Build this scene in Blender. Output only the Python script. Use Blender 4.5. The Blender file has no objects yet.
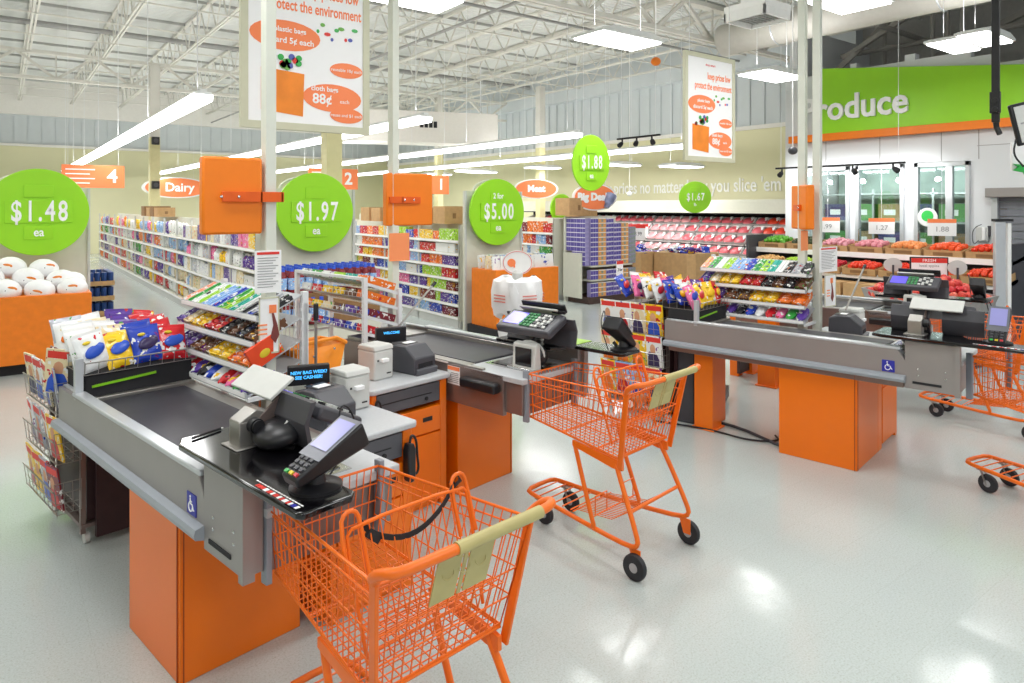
import bpy, math, random
from mathutils import Vector, Matrix, Euler
random.seed(7)
PI = math.pi
R = math.radians
scn = bpy.context.scene
COL = scn.collection
AL = R(10.43)                      # checkout lanes are turned against the aisles
CA, SA = math.cos(AL), math.sin(AL)
def LF(u, v, z=0.0):               # lane frame -> store frame
    return Vector((CA*u - SA*v, SA*u + CA*v, z))

# ------------------------------------------------------------------ materials
MATS = {}
def srgb(h):
    if isinstance(h, str):
        h = h.lstrip('#'); c = [int(h[i:i+2], 16)/255 for i in (0, 2, 4)]
    else: c = list(h)
    return [((x/12.92) if x <= .04045 else ((x+.055)/1.055)**2.4) for x in c]
def mat(name, col, rough=.5, metal=0.0, noise=.06, scale=14.0, bump=0.0, coat=0.0, emit=None, es=0.0, spec=.5):
    if name in MATS: return MATS[name]
    m = bpy.data.materials.new(name); m.use_nodes = True
    nt = m.node_tree; b = nt.nodes['Principled BSDF']
    c = srgb(col)
    b.inputs['Roughness'].default_value = rough; b.inputs['Metallic'].default_value = metal
    b.inputs['Coat Weight'].default_value = coat; b.inputs['Specular IOR Level'].default_value = spec
    if coat: b.inputs['Coat Roughness'].default_value = .08
    tc = nt.nodes.new('ShaderNodeTexCoord'); nz = nt.nodes.new('ShaderNodeTexNoise')
    nz.inputs['Scale'].default_value = scale; nz.inputs['Detail'].default_value = 3
    nt.links.new(tc.outputs['Object'], nz.inputs['Vector'])
    rp = nt.nodes.new('ShaderNodeValToRGB')
    rp.color_ramp.elements[0].position = .3; rp.color_ramp.elements[1].position = .7
    rp.color_ramp.elements[0].color = [x*(1-noise) for x in c]+[1]
    rp.color_ramp.elements[1].color = [min(1, x*(1+noise)) for x in c]+[1]
    nt.links.new(nz.outputs['Fac'], rp.inputs['Fac']); nt.links.new(rp.outputs['Color'], b.inputs['Base Color'])
    if bump:
        bp = nt.nodes.new('ShaderNodeBump'); bp.inputs['Strength'].default_value = bump; bp.inputs['Distance'].default_value = .01
        nt.links.new(nz.outputs['Fac'], bp.inputs['Height']); nt.links.new(bp.outputs['Normal'], b.inputs['Normal'])
    if emit:
        b.inputs['Emission Color'].default_value = srgb(emit)+[1]; b.inputs['Emission Strength'].default_value = es
    MATS[name] = m; return m

ORANGE = mat('orange_laminate', '#f47600', .34, coat=.08, noise=.03, scale=3)
ORANGEW = mat('orange_wire', '#f2700c', .4, coat=.05, noise=.04)
ORANGEP = mat('orange_sign', '#f98210', .4, noise=.02)
ORANGEC = mat('orange_print', '#ff8a52', .5, noise=.02)
PEACH = mat('peach_card', '#ff9a62', .6, noise=.02)
GREEN = mat('lime_sign', '#9ade1e', .42, noise=.03, scale=2)
GREEND = mat('lime_strip', '#86c91f', .4, noise=.02)
STEEL = mat('brushed_steel', '#aaa7a2', .34, metal=.75, noise=.05, scale=6)
STEELP = mat('painted_steel', '#9b9694', .35, metal=.35, noise=.03, scale=5)
STEELR = mat('warm_steel', '#8f7f7a', .3, metal=.6, noise=.06, scale=5)
CHROME = mat('chrome', '#cfd0d0', .15, metal=1, noise=.02)
ALU = mat('light_aluminium', '#c9cdd1', .3, metal=.4, noise=.02)
BUMPER = mat('grey_bumper', '#9aa0a8', .4, noise=.03)
BELT = mat('belt_rubber', '#3a3940', .42, noise=.12, scale=9)
BLACKG = mat('black_gloss', '#0d0c0f', .12, noise=.05, coat=.3)
BLACK = mat('black_plastic', '#1b1b1f', .38, noise=.08)
BLACKM = mat('black_matte', '#222226', .75, noise=.1)
DARKRED = mat('dark_maroon_panel', '#3a2224', .45, noise=.15)
DGREY = mat('dark_grey_plastic', '#46464c', .42, noise=.06)
DGREY2 = mat('drawer_grey', '#57575d', .4, noise=.05)
LGREY = mat('light_grey_laminate', '#bfc2c5', .4, noise=.03, scale=60)
PGREY = mat('pale_grey_plastic', '#cfd0cc', .45, noise=.03)
OFFW = mat('off_white_paint', '#dfe2d6', .45, noise=.02)
WHITE = mat('white_paint', '#f2f2f0', .5, noise=.02)
WPAPER = mat('white_paper', '#fafafa', .6, noise=.01)
CREAM = mat('cream_metal', '#d6d5c6', .5, noise=.02)
BEIGEF = mat('beige_frame', '#cfceb4', .5, noise=.02)
BEIGEG = mat('beige_grip', '#b9ad72', .45, noise=.05)
WHITEG = mat('white_wire', '#e8eaec', .3, noise=.02)
CARD = mat('brown_cardboard', '#c09a6b', .8, noise=.08)
CARDD = mat('dark_cardboard', '#8d6a45', .8, noise=.1)
DBROWN = mat('dark_brown_plinth', '#4c3a34', .6, noise=.1)
RED = mat('red_print', '#e2352b', .5, noise=.02)
BLUE = mat('blue_print', '#2c2fa0', .4, noise=.02)
TYRE = mat('tyre_rubber', '#26272c', .6, noise=.1)
HUB = mat('grey_hub', '#a8a8aa', .4, noise=.05)
PLBAG = mat('thin_white_plastic', '#f3f3f3', .4, noise=.02, bump=.3, scale=25)
TXT = mat('grey_text', '#a0a0a0', .6, noise=.01)
TXTK = mat('dark_text', '#2a2a2a', .6, noise=.01)
LIGHTP = mat('light_panel', '#ffffff', .5, noise=.0, emit='#ffffff', es=7)
SCREENB = mat('violet_screen', '#5a4fd0', .25, noise=.02, emit='#6a5fe8', es=.55)
SCREENL = mat('pale_screen', '#8f8fc4', .25, noise=.02, emit='#8f90d0', es=.2)
CYAN = mat('cyan_text', '#49b6ff', .3, noise=.01, emit='#49b6ff', es=1.2)
KGREEN = mat('green_key', '#2fae4a', .4); KYEL = mat('yellow_key', '#e2c62c', .4); KRED = mat('red_key', '#d2303a', .4)

def glassmat():
    m = bpy.data.materials.new('door_glass'); m.use_nodes = True; nt = m.node_tree; nt.nodes.clear()
    o = nt.nodes.new('ShaderNodeOutputMaterial'); mx = nt.nodes.new('ShaderNodeMixShader')
    t = nt.nodes.new('ShaderNodeBsdfTransparent'); t.inputs['Color'].default_value = (.86, .92, .9, 1)
    g = nt.nodes.new('ShaderNodeBsdfGlossy'); g.inputs['Roughness'].default_value = .02; g.inputs['Color'].default_value = (.9, .95, .95, 1)
    lw = nt.nodes.new('ShaderNodeLayerWeight'); lw.inputs['Blend'].default_value = .45
    nt.links.new(lw.outputs['Facing'], mx.inputs[0]); nt.links.new(t.outputs[0], mx.inputs[1]); nt.links.new(g.outputs[0], mx.inputs[2])
    nt.links.new(mx.outputs[0], o.inputs[0]); return m
GLASS = glassmat()

def package(name, scale=22, rough=.35, white=.18, acc=.22, bump=0.0):
    """printed packaging: the object's own colour with white and a second ink in patches"""
    m = bpy.data.materials.new(name); m.use_nodes = True; nt = m.node_tree; b = nt.nodes['Principled BSDF']
    b.inputs['Roughness'].default_value = rough
    tc = nt.nodes.new('ShaderNodeTexCoord'); oi = nt.nodes.new('ShaderNodeObjectInfo')
    mp = nt.nodes.new('ShaderNodeVectorMath'); mp.operation = 'ADD'
    ml = nt.nodes.new('ShaderNodeVectorMath'); ml.operation = 'SCALE'; ml.inputs['Scale'].default_value = 37.0
    cb = nt.nodes.new('ShaderNodeCombineXYZ')
    for i in range(3): nt.links.new(oi.outputs['Random'], cb.inputs[i])
    nt.links.new(cb.outputs[0], ml.inputs[0]); nt.links.new(tc.outputs['Object'], mp.inputs[0]); nt.links.new(ml.outputs[0], mp.inputs[1])
    nz = nt.nodes.new('ShaderNodeTexNoise'); nz.inputs['Scale'].default_value = scale; nz.inputs['Detail'].default_value = 2.5
    nt.links.new(mp.outputs[0], nz.inputs['Vector'])
    r1 = nt.nodes.new('ShaderNodeValToRGB'); r1.color_ramp.interpolation = 'CONSTANT'
    r1.color_ramp.elements[0].color = (0, 0, 0, 1); r1.color_ramp.elements[1].color = (1, 1, 1, 1); r1.color_ramp.elements[1].position = .5+white*.5 if white < .9 else .5
    nt.links.new(nz.outputs['Fac'], r1.inputs['Fac'])
    r2 = nt.nodes.new('ShaderNodeValToRGB'); r2.color_ramp.interpolation = 'CONSTANT'
    r2.color_ramp.elements[0].color = (1, 1, 1, 1); r2.color_ramp.elements[1].color = (0, 0, 0, 1); r2.color_ramp.elements[1].position = .32+acc*.4
    nt.links.new(nz.outputs['Fac'], r2.inputs['Fac'])
    ink = nt.nodes.new('ShaderNodeValToRGB'); ink.color_ramp.interpolation = 'CONSTANT'
    e = ink.color_ramp.elements
    inks = ['#c8202c', '#1f3fae', '#f3c21c', '#2a2a30', '#f07a1e', '#3f9a3c', '#7a2a8c', '#eef0ee']
    e[0].color = srgb(inks[0])+[1]; e[1].position = 1/8; e[1].color = srgb(inks[1])+[1]
    for i in range(2, 8): q = e.new(i/8); q.color = srgb(inks[i])+[1]
    nt.links.new(oi.outputs['Random'], ink.inputs['Fac'])
    m1 = nt.nodes.new('ShaderNodeMix'); m1.data_type = 'RGBA'; m2 = nt.nodes.new('ShaderNodeMix'); m2.data_type = 'RGBA'
    nt.links.new(r1.outputs['Color'], m1.inputs['Factor']); nt.links.new(oi.outputs['Color'], m1.inputs['A']); m1.inputs['B'].default_value = (.85, .85, .83, 1)
    nt.links.new(r2.outputs['Color'], m2.inputs['Factor']); nt.links.new(m1.outputs['Result'], m2.inputs['A']); nt.links.new(ink.outputs['Color'], m2.inputs['B'])
    nt.links.new(m2.outputs['Result'], b.inputs['Base Color'])
    if bump:
        bp = nt.nodes.new('ShaderNodeBump'); bp.inputs['Strength'].default_value = bump; bp.inputs['Distance'].default_value = .01
        nt.links.new(nz.outputs['Fac'], bp.inputs['Height']); nt.links.new(bp.outputs['Normal'], b.inputs['Normal'])
    return m
PACK = package('printed_carton', 26, .35, .2, .1); PACKF = package('printed_film', 20, .25, .24, .07, .5); PACKT = package('printed_tight', 38, .4, .22, .1)
def inkmat():
    m = bpy.data.materials.new('label_ink'); m.use_nodes = True; nt = m.node_tree; oi = nt.nodes.new('ShaderNodeObjectInfo'); r = nt.nodes.new('ShaderNodeValToRGB'); r.color_ramp.interpolation = 'CONSTANT'
    e = r.color_ramp.elements; C = ['#2b57c8', '#c8202c', '#1f3fae', '#f3c21c', '#c8202c', '#f07a1e', '#3a2f5c', '#2b57c8']
    e[0].color = srgb(C[0])+[1]; e[1].position = 1/8; e[1].color = srgb(C[1])+[1]
    for i in range(2, 8): q = e.new(i/8); q.color = srgb(C[i])+[1]
    nt.links.new(oi.outputs['Random'], r.inputs['Fac']); nt.links.new(r.outputs['Color'], nt.nodes['Principled BSDF'].inputs['Base Color']); nt.nodes['Principled BSDF'].inputs['Roughness'].default_value = .3; return m
INK = inkmat()
def objcol(name, rough=.4, noise=.1, scale=20):
    m = bpy.data.materials.new(name); m.use_nodes = True; nt = m.node_tree; b = nt.nodes['Principled BSDF']
    b.inputs['Roughness'].default_value = rough
    oi = nt.nodes.new('ShaderNodeObjectInfo'); nz = nt.nodes.new('ShaderNodeTexNoise'); nz.inputs['Scale'].default_value = scale
    hs = nt.nodes.new('ShaderNodeHueSaturation'); mr = nt.nodes.new('ShaderNodeMapRange')
    mr.inputs['To Min'].default_value = 1-noise; mr.inputs['To Max'].default_value = 1+noise
    nt.links.new(nz.outputs['Fac'], mr.inputs['Value']); nt.links.new(mr.outputs[0], hs.inputs['Value'])
    nt.links.new(oi.outputs['Color'], hs.inputs['Color']); nt.links.new(hs.outputs[0], b.inputs['Base Color']); return m
OBJC = objcol('tinted_surface'); FRUIT = objcol('fruit_skin', .28, .25, 25)

# ------------------------------------------------------------------ mesh builder
class MB:
    def __init__(s): s.v, s.f, s.m = [], [], []
    def add(s, vs, fs, m=0):
        o = len(s.v); s.v += [tuple(p) for p in vs]
        for f in fs: s.f.append(tuple(i+o for i in f)); s.m.append(m)
        return s
    def box(s, x0, x1, y0, y1, z0, z1, m=0, T=None):
        vs = [Vector((x, y, z)) for z in (z0, z1) for y in (y0, y1) for x in (x0, x1)]
        if T is not None: vs = [T @ p for p in vs]
        return s.add(vs, [(0, 2, 3, 1), (4, 5, 7, 6), (0, 1, 5, 4), (2, 6, 7, 3), (0, 4, 6, 2), (1, 3, 7, 5)], m)
    def obox(s, c, size, rot=(0, 0, 0), m=0):
        T = Matrix.Translation(c) @ Euler(rot).to_matrix().to_4x4(); a, b, d = [q/2 for q in size]
        return s.box(-a, a, -b, b, -d, d, m, T)
    def hexa(s, p, m=0):           # 8 points: bottom 4 ccw, top 4 ccw
        return s.add(p, [(3, 2, 1, 0), (4, 5, 6, 7), (0, 1, 5, 4), (1, 2, 6, 5), (2, 3, 7, 6), (3, 0, 4, 7)], m)
    def bar(s, p, q, w, h=None, m=0, up=(0, 0, 1)):
        p, q = Vector(p), Vector(q); h = h or w; d = (q-p).normalized(); u = Vector(up)
        a = d.cross(u)
        if a.length < 1e-4: a = d.cross(Vector((0, 1, 0)))
        a.normalize(); b = a.cross(d)
        vs = [c+a*w/2*i+b*h/2*j for c in (p, q) for i, j in ((-1, -1), (1, -1), (1, 1), (-1, 1))]
        return s.add(vs, [(0, 1, 2, 3), (7, 6, 5, 4), (0, 4, 5, 1), (1, 5, 6, 2), (2, 6, 7, 3), (3, 7, 4, 0)], m)
    def tube(s, pts, r, n=8, m=0, closed=False, smooth=0):
        pts = [Vector(p) for p in pts]
        if smooth:
            for _ in range(smooth):
                o = [] if closed else [pts[0]]
                N = len(pts)
                for i in range(N if closed else N-1):
                    a, b = pts[i], pts[(i+1) % N]; o += [a*.75+b*.25, a*.25+b*.75]
                if not closed: o.append(pts[-1])
                pts = o
        N = len(pts); base = len(s.v); prev = None
        for i, p in enumerate(pts):
            if closed: t = pts[(i+1) % N]-pts[i-1]
            else: t = pts[min(i+1, N-1)]-pts[max(i-1, 0)]
            if t.length < 1e-9: t = Vector((0, 0, 1))
            t.normalize()
            if prev is None:
                a = t.orthogonal().normalized()
            else:
                a = prev-t*prev.dot(t); a = a.normalized() if a.length > 1e-6 else t.orthogonal().normalized()
            prev = a; b = t.cross(a)
            rr = r[i] if isinstance(r, (list, tuple)) else r
            for k in range(n):
                an = 2*PI*k/n; s.v.append(tuple(p+(a*math.cos(an)+b*math.sin(an))*rr))
        for i in range(N if closed else N-1):
            j = (i+1) % N
            for k in range(n):
                l = (k+1) % n; s.f.append((base+i*n+k, base+i*n+l, base+j*n+l, base+j*n+k)); s.m.append(m)
        if not closed:
            s.f.append(tuple(base+k for k in range(n))[::-1]); s.m.append(m)
            s.f.append(tuple(base+(N-1)*n+k for k in range(n))); s.m.append(m)
        return s
    def lathe(s, prof, c=(0, 0, 0), n=20, m=0, rot=(0, 0, 0), sc=(1, 1, 1)):
        T = Matrix.Translation(c) @ Euler(rot).to_matrix().to_4x4(); base = len(s.v)
        for (r, z) in prof:
            for k in range(n):
                a = 2*PI*k/n; s.v.append(tuple(T @ Vector((r*math.cos(a)*sc[0], r*math.sin(a)*sc[1], z*sc[2]))))
        for i in range(len(prof)-1):
            for k in range(n):
                l = (k+1) % n; s.f.append((base+i*n+k, base+i*n+l, base+(i+1)*n+l, base+(i+1)*n+k)); s.m.append(m)
        s.f.append(tuple(base+k for k in range(n))[::-1]); s.m.append(m)
        s.f.append(tuple(base+(len(prof)-1)*n+k for k in range(n))); s.m.append(m)
        return s
    def cyl(s, p, q, r, n=16, m=0): return s.tube([p, q], r, n, m)
    def ell(s, c, rad, nu=14, nv=9, m=0, rot=(0, 0, 0)):
        prof = [(max(.02, math.sin(PI*i/nv)), -math.cos(PI*i/nv)) for i in range(nv+1)]
        return s.lathe(prof, c, nu, m, rot, rad)
    def prism(s, poly, a0, a1, axis='y', m=0, T=None):
        def P(p, a):
            q = {'x': (a, p[0], p[1]), 'y': (p[0], a, p[1]), 'z': (p[0], p[1], a)}[axis]
            return T @ Vector(q) if T is not None else Vector(q)
        n = len(poly); vs = [P(p, a0) for p in poly]+[P(p, a1) for p in poly]
        fs = [tuple(range(n)), tuple(range(2*n-1, n-1, -1))]+[(i, i+n, (i+1) % n+n, (i+1) % n) for i in range(n)]
        return s.add(vs, fs, m)
    def lattice(s, a, b, c, d, nu, nv, r, m=0, n=4, ends=True):   # quad a-b-c-d ; nu wires a..d side, nv wires a..b side
        a, b, c, d = map(Vector, (a, b, c, d))
        for i in range(nu+1):
            t = i/nu
            if not ends and i in (0, nu): continue
            s.tube([a.lerp(b, t), d.lerp(c, t)], r, n, m)
        for i in range(nv+1):
            t = i/nv
            if not ends and i in (0, nv): continue
            s.tube([a.lerp(d, t), b.lerp(c, t)], r, n, m)
        return s
    def mesh(s, name, mats, smooth=True, ang=35):
        me = bpy.data.meshes.new(name); me.from_pydata(s.v, [], s.f)
        for q in (mats if isinstance(mats, (list, tuple)) else [mats]): me.materials.append(q)
        me.polygons.foreach_set('material_index', s.m)
        import bmesh
        bm = bmesh.new(); bm.from_mesh(me); bmesh.ops.recalc_face_normals(bm, faces=bm.faces); bm.to_mesh(me); bm.free()
        if smooth:
            me.polygons.foreach_set('use_smooth', [True]*len(me.polygons)); me.set_sharp_from_angle(angle=R(ang))
        me.update(); return me
    def build(s, name, mats, parent=None, loc=(0, 0, 0), rot=(0, 0, 0), bevel=0, smooth=True, label=None, kind=None):
        o = bpy.data.objects.new(name, s.mesh(name, mats, smooth)); COL.objects.link(o)
        o.location = loc; o.rotation_euler = rot
        if parent: o.parent = parent
        if bevel:
            md = o.modifiers.new('bevel', 'BEVEL'); md.width = bevel; md.segments = 2; md.limit_method = 'ANGLE'; md.angle_limit = R(40)
        if label: o['label'] = label
        if kind: o['kind'] = kind
        return o

def tag(o, label, cat, group=None, kind=None):
    o['label'] = label; o['category'] = cat
    if group: o['group'] = group
    if kind: o['kind'] = kind
    return o
def thing(name, label, cat, loc=(0, 0, 0), rz=0, group=None):
    o = bpy.data.objects.new(name, None); COL.objects.link(o); o.empty_display_size = .1
    o.location = loc; o.rotation_euler = (0, 0, rz); return tag(o, label, cat, group)
def copy_of(src, mats_from=None, **kw):
    c = src.copy(); COL.objects.link(c)
    for ch in list(src.children):
        d = ch.copy(); COL.objects.link(d); d.parent = c
        for g in list(ch.children):
            e = g.copy(); COL.objects.link(e); e.parent = d
    return c
def struct(name, mb, mats, **k):
    o = mb.build(name, mats, **k); o['kind'] = 'structure'; return o
def text(name, s, size, m, parent, loc, rot=(PI/2, 0, 0), ex=.002, off=0.0, sx=1.0, align='CENTER', sp=1.0):
    cu = bpy.data.curves.new(name, 'FONT'); cu.body = s; cu.size = size; cu.extrude = ex; cu.offset = off
    cu.align_x = align; cu.align_y = 'CENTER'; cu.space_character = sp; cu.resolution_u = 3
    cu.materials.append(m); o = bpy.data.objects.new(name, cu); COL.objects.link(o)
    o.location = loc; o.rotation_euler = rot; o.scale = (sx, 1, 1)
    if parent: o.parent = parent
    return o
def disc(mb, c, r, th, n=40, axis='y', m=0, sx=1, sz=1):
    poly = [(c[0]+r*sx*math.cos(2*PI*i/n), c[2]+r*sz*math.sin(2*PI*i/n)) for i in range(n)] if axis == 'y' else \
           [(c[1]+r*sx*math.cos(2*PI*i/n), c[2]+r*sz*math.sin(2*PI*i/n)) for i in range(n)]
    a = c[1] if axis == 'y' else c[0]
    return mb.prism(poly, a-th/2, a+th/2, axis, m)
# ------------------------------------------------------------------ camera, render look
cd = bpy.data.cameras.new('camera'); cam = bpy.data.objects.new('camera', cd); COL.objects.link(cam)
cam.location = (0, 0, 1.8); cam.rotation_euler = (PI/2, 0, -math.atan2(.6, .8))
cd.sensor_width = 36; cd.lens = 36*683/1024; cd.shift_y = -(341.5-206)/1024; cd.clip_start = .05; cd.clip_end = 200
scn.camera = cam
scn.view_settings.view_transform = 'Standard'; scn.view_settings.look = 'None'
scn.view_settings.exposure = -0.08; scn.view_settings.gamma = 1; scn.view_settings.use_curve_mapping = False
w = bpy.data.worlds.new('world'); scn.world = w; w.use_nodes = True
w.node_tree.nodes['Background'].inputs['Color'].default_value = (.93, .97, 1, 1)
w.node_tree.nodes['Background'].inputs['Strength'].default_value = .55

# ------------------------------------------------------------------ room shell
def floor_mat():
    m = bpy.data.materials.new('vinyl_tile_floor'); m.use_nodes = True; nt = m.node_tree; b = nt.nodes['Principled BSDF']
    tc = nt.nodes.new('ShaderNodeTexCoord'); L = nt.links.new
    n1 = nt.nodes.new('ShaderNodeTexNoise'); n1.inputs['Scale'].default_value = 120; n1.inputs['Detail'].default_value = 5; n1.inputs['Roughness'].default_value = .7
    n2 = nt.nodes.new('ShaderNodeTexNoise'); n2.inputs['Scale'].default_value = 1.1; n2.inputs['Detail'].default_value = 3
    br = nt.nodes.new('ShaderNodeTexBrick'); br.offset = 0; br.inputs['Scale'].default_value = 1
    br.inputs['Brick Width'].default_value = .305; br.inputs['Row Height'].default_value = .305; br.inputs['Mortar Size'].default_value = .0012
    br.inputs['Color1'].default_value = (.98, .98, .98, 1); br.inputs['Color2'].default_value = (1, 1, 1, 1); br.inputs['Mortar'].default_value = (.9, .9, .89, 1)
    for q in (n1, n2, br): L(tc.outputs['Object'], q.inputs['Vector'])
    r1 = nt.nodes.new('ShaderNodeValToRGB'); e = r1.color_ramp.elements
    e[0].position = .33; e[0].color = srgb('#a9ada4')+[1]; e[1].position = .46; e[1].color = srgb('#bbc4c1')+[1]
    q = e.new(.7); q.color = srgb('#c7cfce')+[1]
    L(n1.outputs['Fac'], r1.inputs['Fac'])
    mx = nt.nodes.new('ShaderNodeMix'); mx.data_type = 'RGBA'; mx.blend_type = 'MULTIPLY'; mx.inputs['Factor'].default_value = 1
    L(r1.outputs['Color'], mx.inputs['A']); L(br.outputs['Color'], mx.inputs['B']); L(mx.outputs['Result'], b.inputs['Base Color'])
    mr = nt.nodes.new('ShaderNodeMapRange'); mr.inputs['To Min'].default_value = .08; mr.inputs['To Max'].default_value = .2
    L(n2.outputs['Fac'], mr.inputs['Value']); L(mr.outputs[0], b.inputs['Roughness'])
    bp = nt.nodes.new('ShaderNodeBump'); bp.inputs['Strength'].default_value = .06; bp.inputs['Distance'].default_value = .02
    n3 = nt.nodes.new('ShaderNodeTexNoise'); n3.inputs['Scale'].default_value = 7; L(tc.outputs['Object'], n3.inputs['Vector'])
    L(n3.outputs['Fac'], bp.inputs['Height']); L(bp.outputs['Normal'], b.inputs['Normal'])
    b.inputs['Specular IOR Level'].default_value = .55
    return m
X0, X1, Y0, Y1, ZC = -8, 15, -5, 30, 6.25
struct('floor', MB().box(X0, X1+.2, Y0, Y1+.2, -.1, 0), floor_mat(), smooth=False)
def deck_mat():
    m = mat('roof_deck', '#d2d4d1', .6, noise=.05, scale=1.5).copy(); nt = m.node_tree
    wv = nt.nodes.new('ShaderNodeTexWave'); wv.inputs['Scale'].default_value = 2.2; wv.bands_direction = 'Y'
    tc = nt.nodes.new('ShaderNodeTexCoord'); nt.links.new(tc.outputs['Object'], wv.inputs['Vector'])
    bp = nt.nodes.new('ShaderNodeBump'); bp.inputs['Strength'].default_value = .8; bp.inputs['Distance'].default_value = .05
    nt.links.new(wv.outputs['Fac'], bp.inputs['Height']); nt.links.new(bp.outputs['Normal'], nt.nodes['Principled BSDF'].inputs['Normal']); return m
struct('ceiling', MB().box(X0, X1+.2, Y0, Y1+.2, ZC, ZC+.15), deck_mat(), smooth=False)
WALLB = mat('beige_wall_paint', '#dfdbb4', .6, noise=.02, scale=1)
WALLG = mat('ribbed_grey_cladding', '#c6ccce', .5, noise=.03, scale=2)
WALLW = mat('white_bulkhead', '#e6e3dd', .6, noise=.02)
struct('wall_back', MB().box(X0, X1, Y1, Y1+.2, 0, 4.0, 0).box(X0, X1, Y1-.02, Y1+.2, 4.0, 5.05, 1).box(X0, X1, Y1-.25, Y1+.2, 5.05, ZC, 2), [WALLB, WALLG, WALLW], smooth=False)
struct('wall_right', MB().box(X1, X1+.2, Y0, 7.3, 0, ZC, 3).box(X1, X1+.2, 7.3, Y1, 0, 3.75, 0).box(X1-.02, X1+.2, 7.3, Y1, 3.75, 5.2, 1).box(X1-.3, X1+.2, 7.3, Y1, 5.2, ZC, 1).box(X1-.06, X1, 7.3, Y1, 3.7, 3.8, 2), [WALLB, WALLG, WALLW, mat('dim_grey_cladding', '#a9a8a4', .6)], smooth=False)
struct('wall_left', MB().box(X0-.2, X0, Y0, Y1, 0, ZC), WALLB, smooth=False)
# ribs of the grey cladding
rb = MB()
for i in range(56): rb.box(X0+.2+i*.41, X0+.225+i*.41, Y1-.05, Y1-.02, 4.0, 5.05)
struct('trim_1', rb, WALLG, smooth=False)
struct('trim_2', MB().box(X0, X1, Y1-.12, Y1-.02, 3.93, 4.02), WALLW, smooth=False)
rb = MB()
for i in range(54): rb.box(X1-.05, X1-.02, 7.6+i*.41, 7.625+i*.41, 3.8, 5.2)
struct('trim_3', rb, WALLG, smooth=False)

# produce wall (faces the checkouts)
XP = 12.0
PW = mat('white_wall_panel', '#d9dcde', .35, noise=.02, scale=1)
FRM = mat('door_frame_aluminium', '#c3c7ca', .3, metal=.5, noise=.02)
GREYD = mat('roller_door_grey', '#7b7d84', .5, noise=.04)
pw = MB()
ops = [(6.06, 6.95), (5.15, 5.95), (4.19, 4.99)]; zt = 2.5; zb = .35
pw.box(XP, XP+.15, 6.95, 7.3, 0, 4.3)
pw.box(XP, XP+.15, 5.95, 6.06, 0, 4.3); pw.box(XP, XP+.15, 4.99, 5.15, 0, 4.3); pw.box(XP, XP+.15, 3.85, 4.19, 0, 4.1)
for a, b in ops: pw.box(XP, XP+.15, a, b, zt, 4.2); pw.box(XP, XP+.15, a, b, 0, zb)
pw.box(XP, XP+.15, .9, 3.85, 2.05, 3.95); pw.box(XP, XP+.15, Y0, .9, 0, 3.6)
pw.box(XP+.15, X1, 7.15, 7.3, 0, 5.2)
struct('wall_produce', pw, PW, smooth=False)
tr = MB()
for y in (6.5, 5.55, 4.6, 4.08, 3.6, 2.9, 2.2): tr.box(XP-.004, XP, y-.006, y+.006, 2.52, 3.1)
tr.box(XP-.004, XP, .9, 4.1, 2.72, 2.73)
struct('trim_4', tr, TXT, smooth=False)
for i, (a, b) in enumerate(ops):
    root = bpy.data.objects.new('door_%d' % (i+1), None); COL.objects.link(root); root.location = (XP, (a+b)/2, 0); root['kind'] = 'structure'
    h = (b-a)/2
    f = MB().box(-.05, .05, -h, -h+.06, zb, zt).box(-.05, .05, h-.06, h, zb, zt).box(-.05, .05, -h, h, zt-.07, zt).box(-.05, .05, -h, h, zb, zb+.07)
    if i == 2: f.box(-.04, .04, -.16, -.06, zb, zt)
    f.build('door_frame', FRM, root, bevel=.004)
    MB().box(-.005, .005, -h+.06, h-.06, zb+.07, zt-.07).build('door_glass', GLASS, root)
    MB().tube([(-.05, h-.09, 1.0), (-.1, h-.09, 1.02), (-.1, h-.09, 1.4), (-.05, h-.09, 1.42)], .012, 8).build('door_handle', CHROME, root)
struct('cooler_roof', MB().box(XP+.15, X1, Y0, 7.15, 3.45, 3.55), PW, smooth=False)
# cooler interior behind the glass
DK = mat('cooler_interior', '#98a8a2', .6, noise=.25, scale=3)
struct('wall_cooler', MB().box(XP+1.6, XP+1.7, 3.9, 7.1, 0, 3), DK, smooth=False)
ck = thing('cooler_racking', 'grey metal racking with crates standing inside the glass-door cooler', 'racking', (XP+1.1, 5.5, 0))
for k in range(4): MB().box(-.4, .4, -1.5, 1.5, .5+k*.5, .53+k*.5).build('rack_shelf', FRM, ck)
for y in (-1.45, -.5, .5, 1.45): MB().box(-.4, -.37, y-.015, y+.015, 0, 2.1).build('rack_post', FRM, ck)
for k in range(3):
    for j in range(6): tag(MB().box(-.15, .15, -.2, .2, 0, .3, 0).box(-.155, -.15, -.1, .1, .1, .2, 1).build('cooler_crate', [mat(['crate_green', 'crate_indigo', 'crate_wood'][(j+k) % 3], ['#5c9a55', '#44447c', '#a98d68'][(j+k) % 3], .5), WPAPER], None, (XP+.95, 4.25+j*.5, .535+k*.5)), '%s crate on the %s cooler rack shelf behind the %s glass door' % (['green', 'indigo', 'wood coloured'][(j+k) % 3], ['low', 'middle', 'high'][k], ['last', 'last', 'middle', 'middle', 'first', 'first'][j]), 'crate', 'cooler crates %d %d %d' % (k, j//2, (j+k) % 3))
_l = bpy.data.lights.new('cooler_fill', 'AREA'); _l.energy = 60; _l.shape = 'RECTANGLE'; _l.size = .3; _l.size_y = 2.8; _o = bpy.data.objects.new('cooler_fill', _l); COL.objects.link(_o); _o.location = (XP+.5, 5.5, 2.9)  # added fill light, no fixture, lightens the cooler interior
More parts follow.
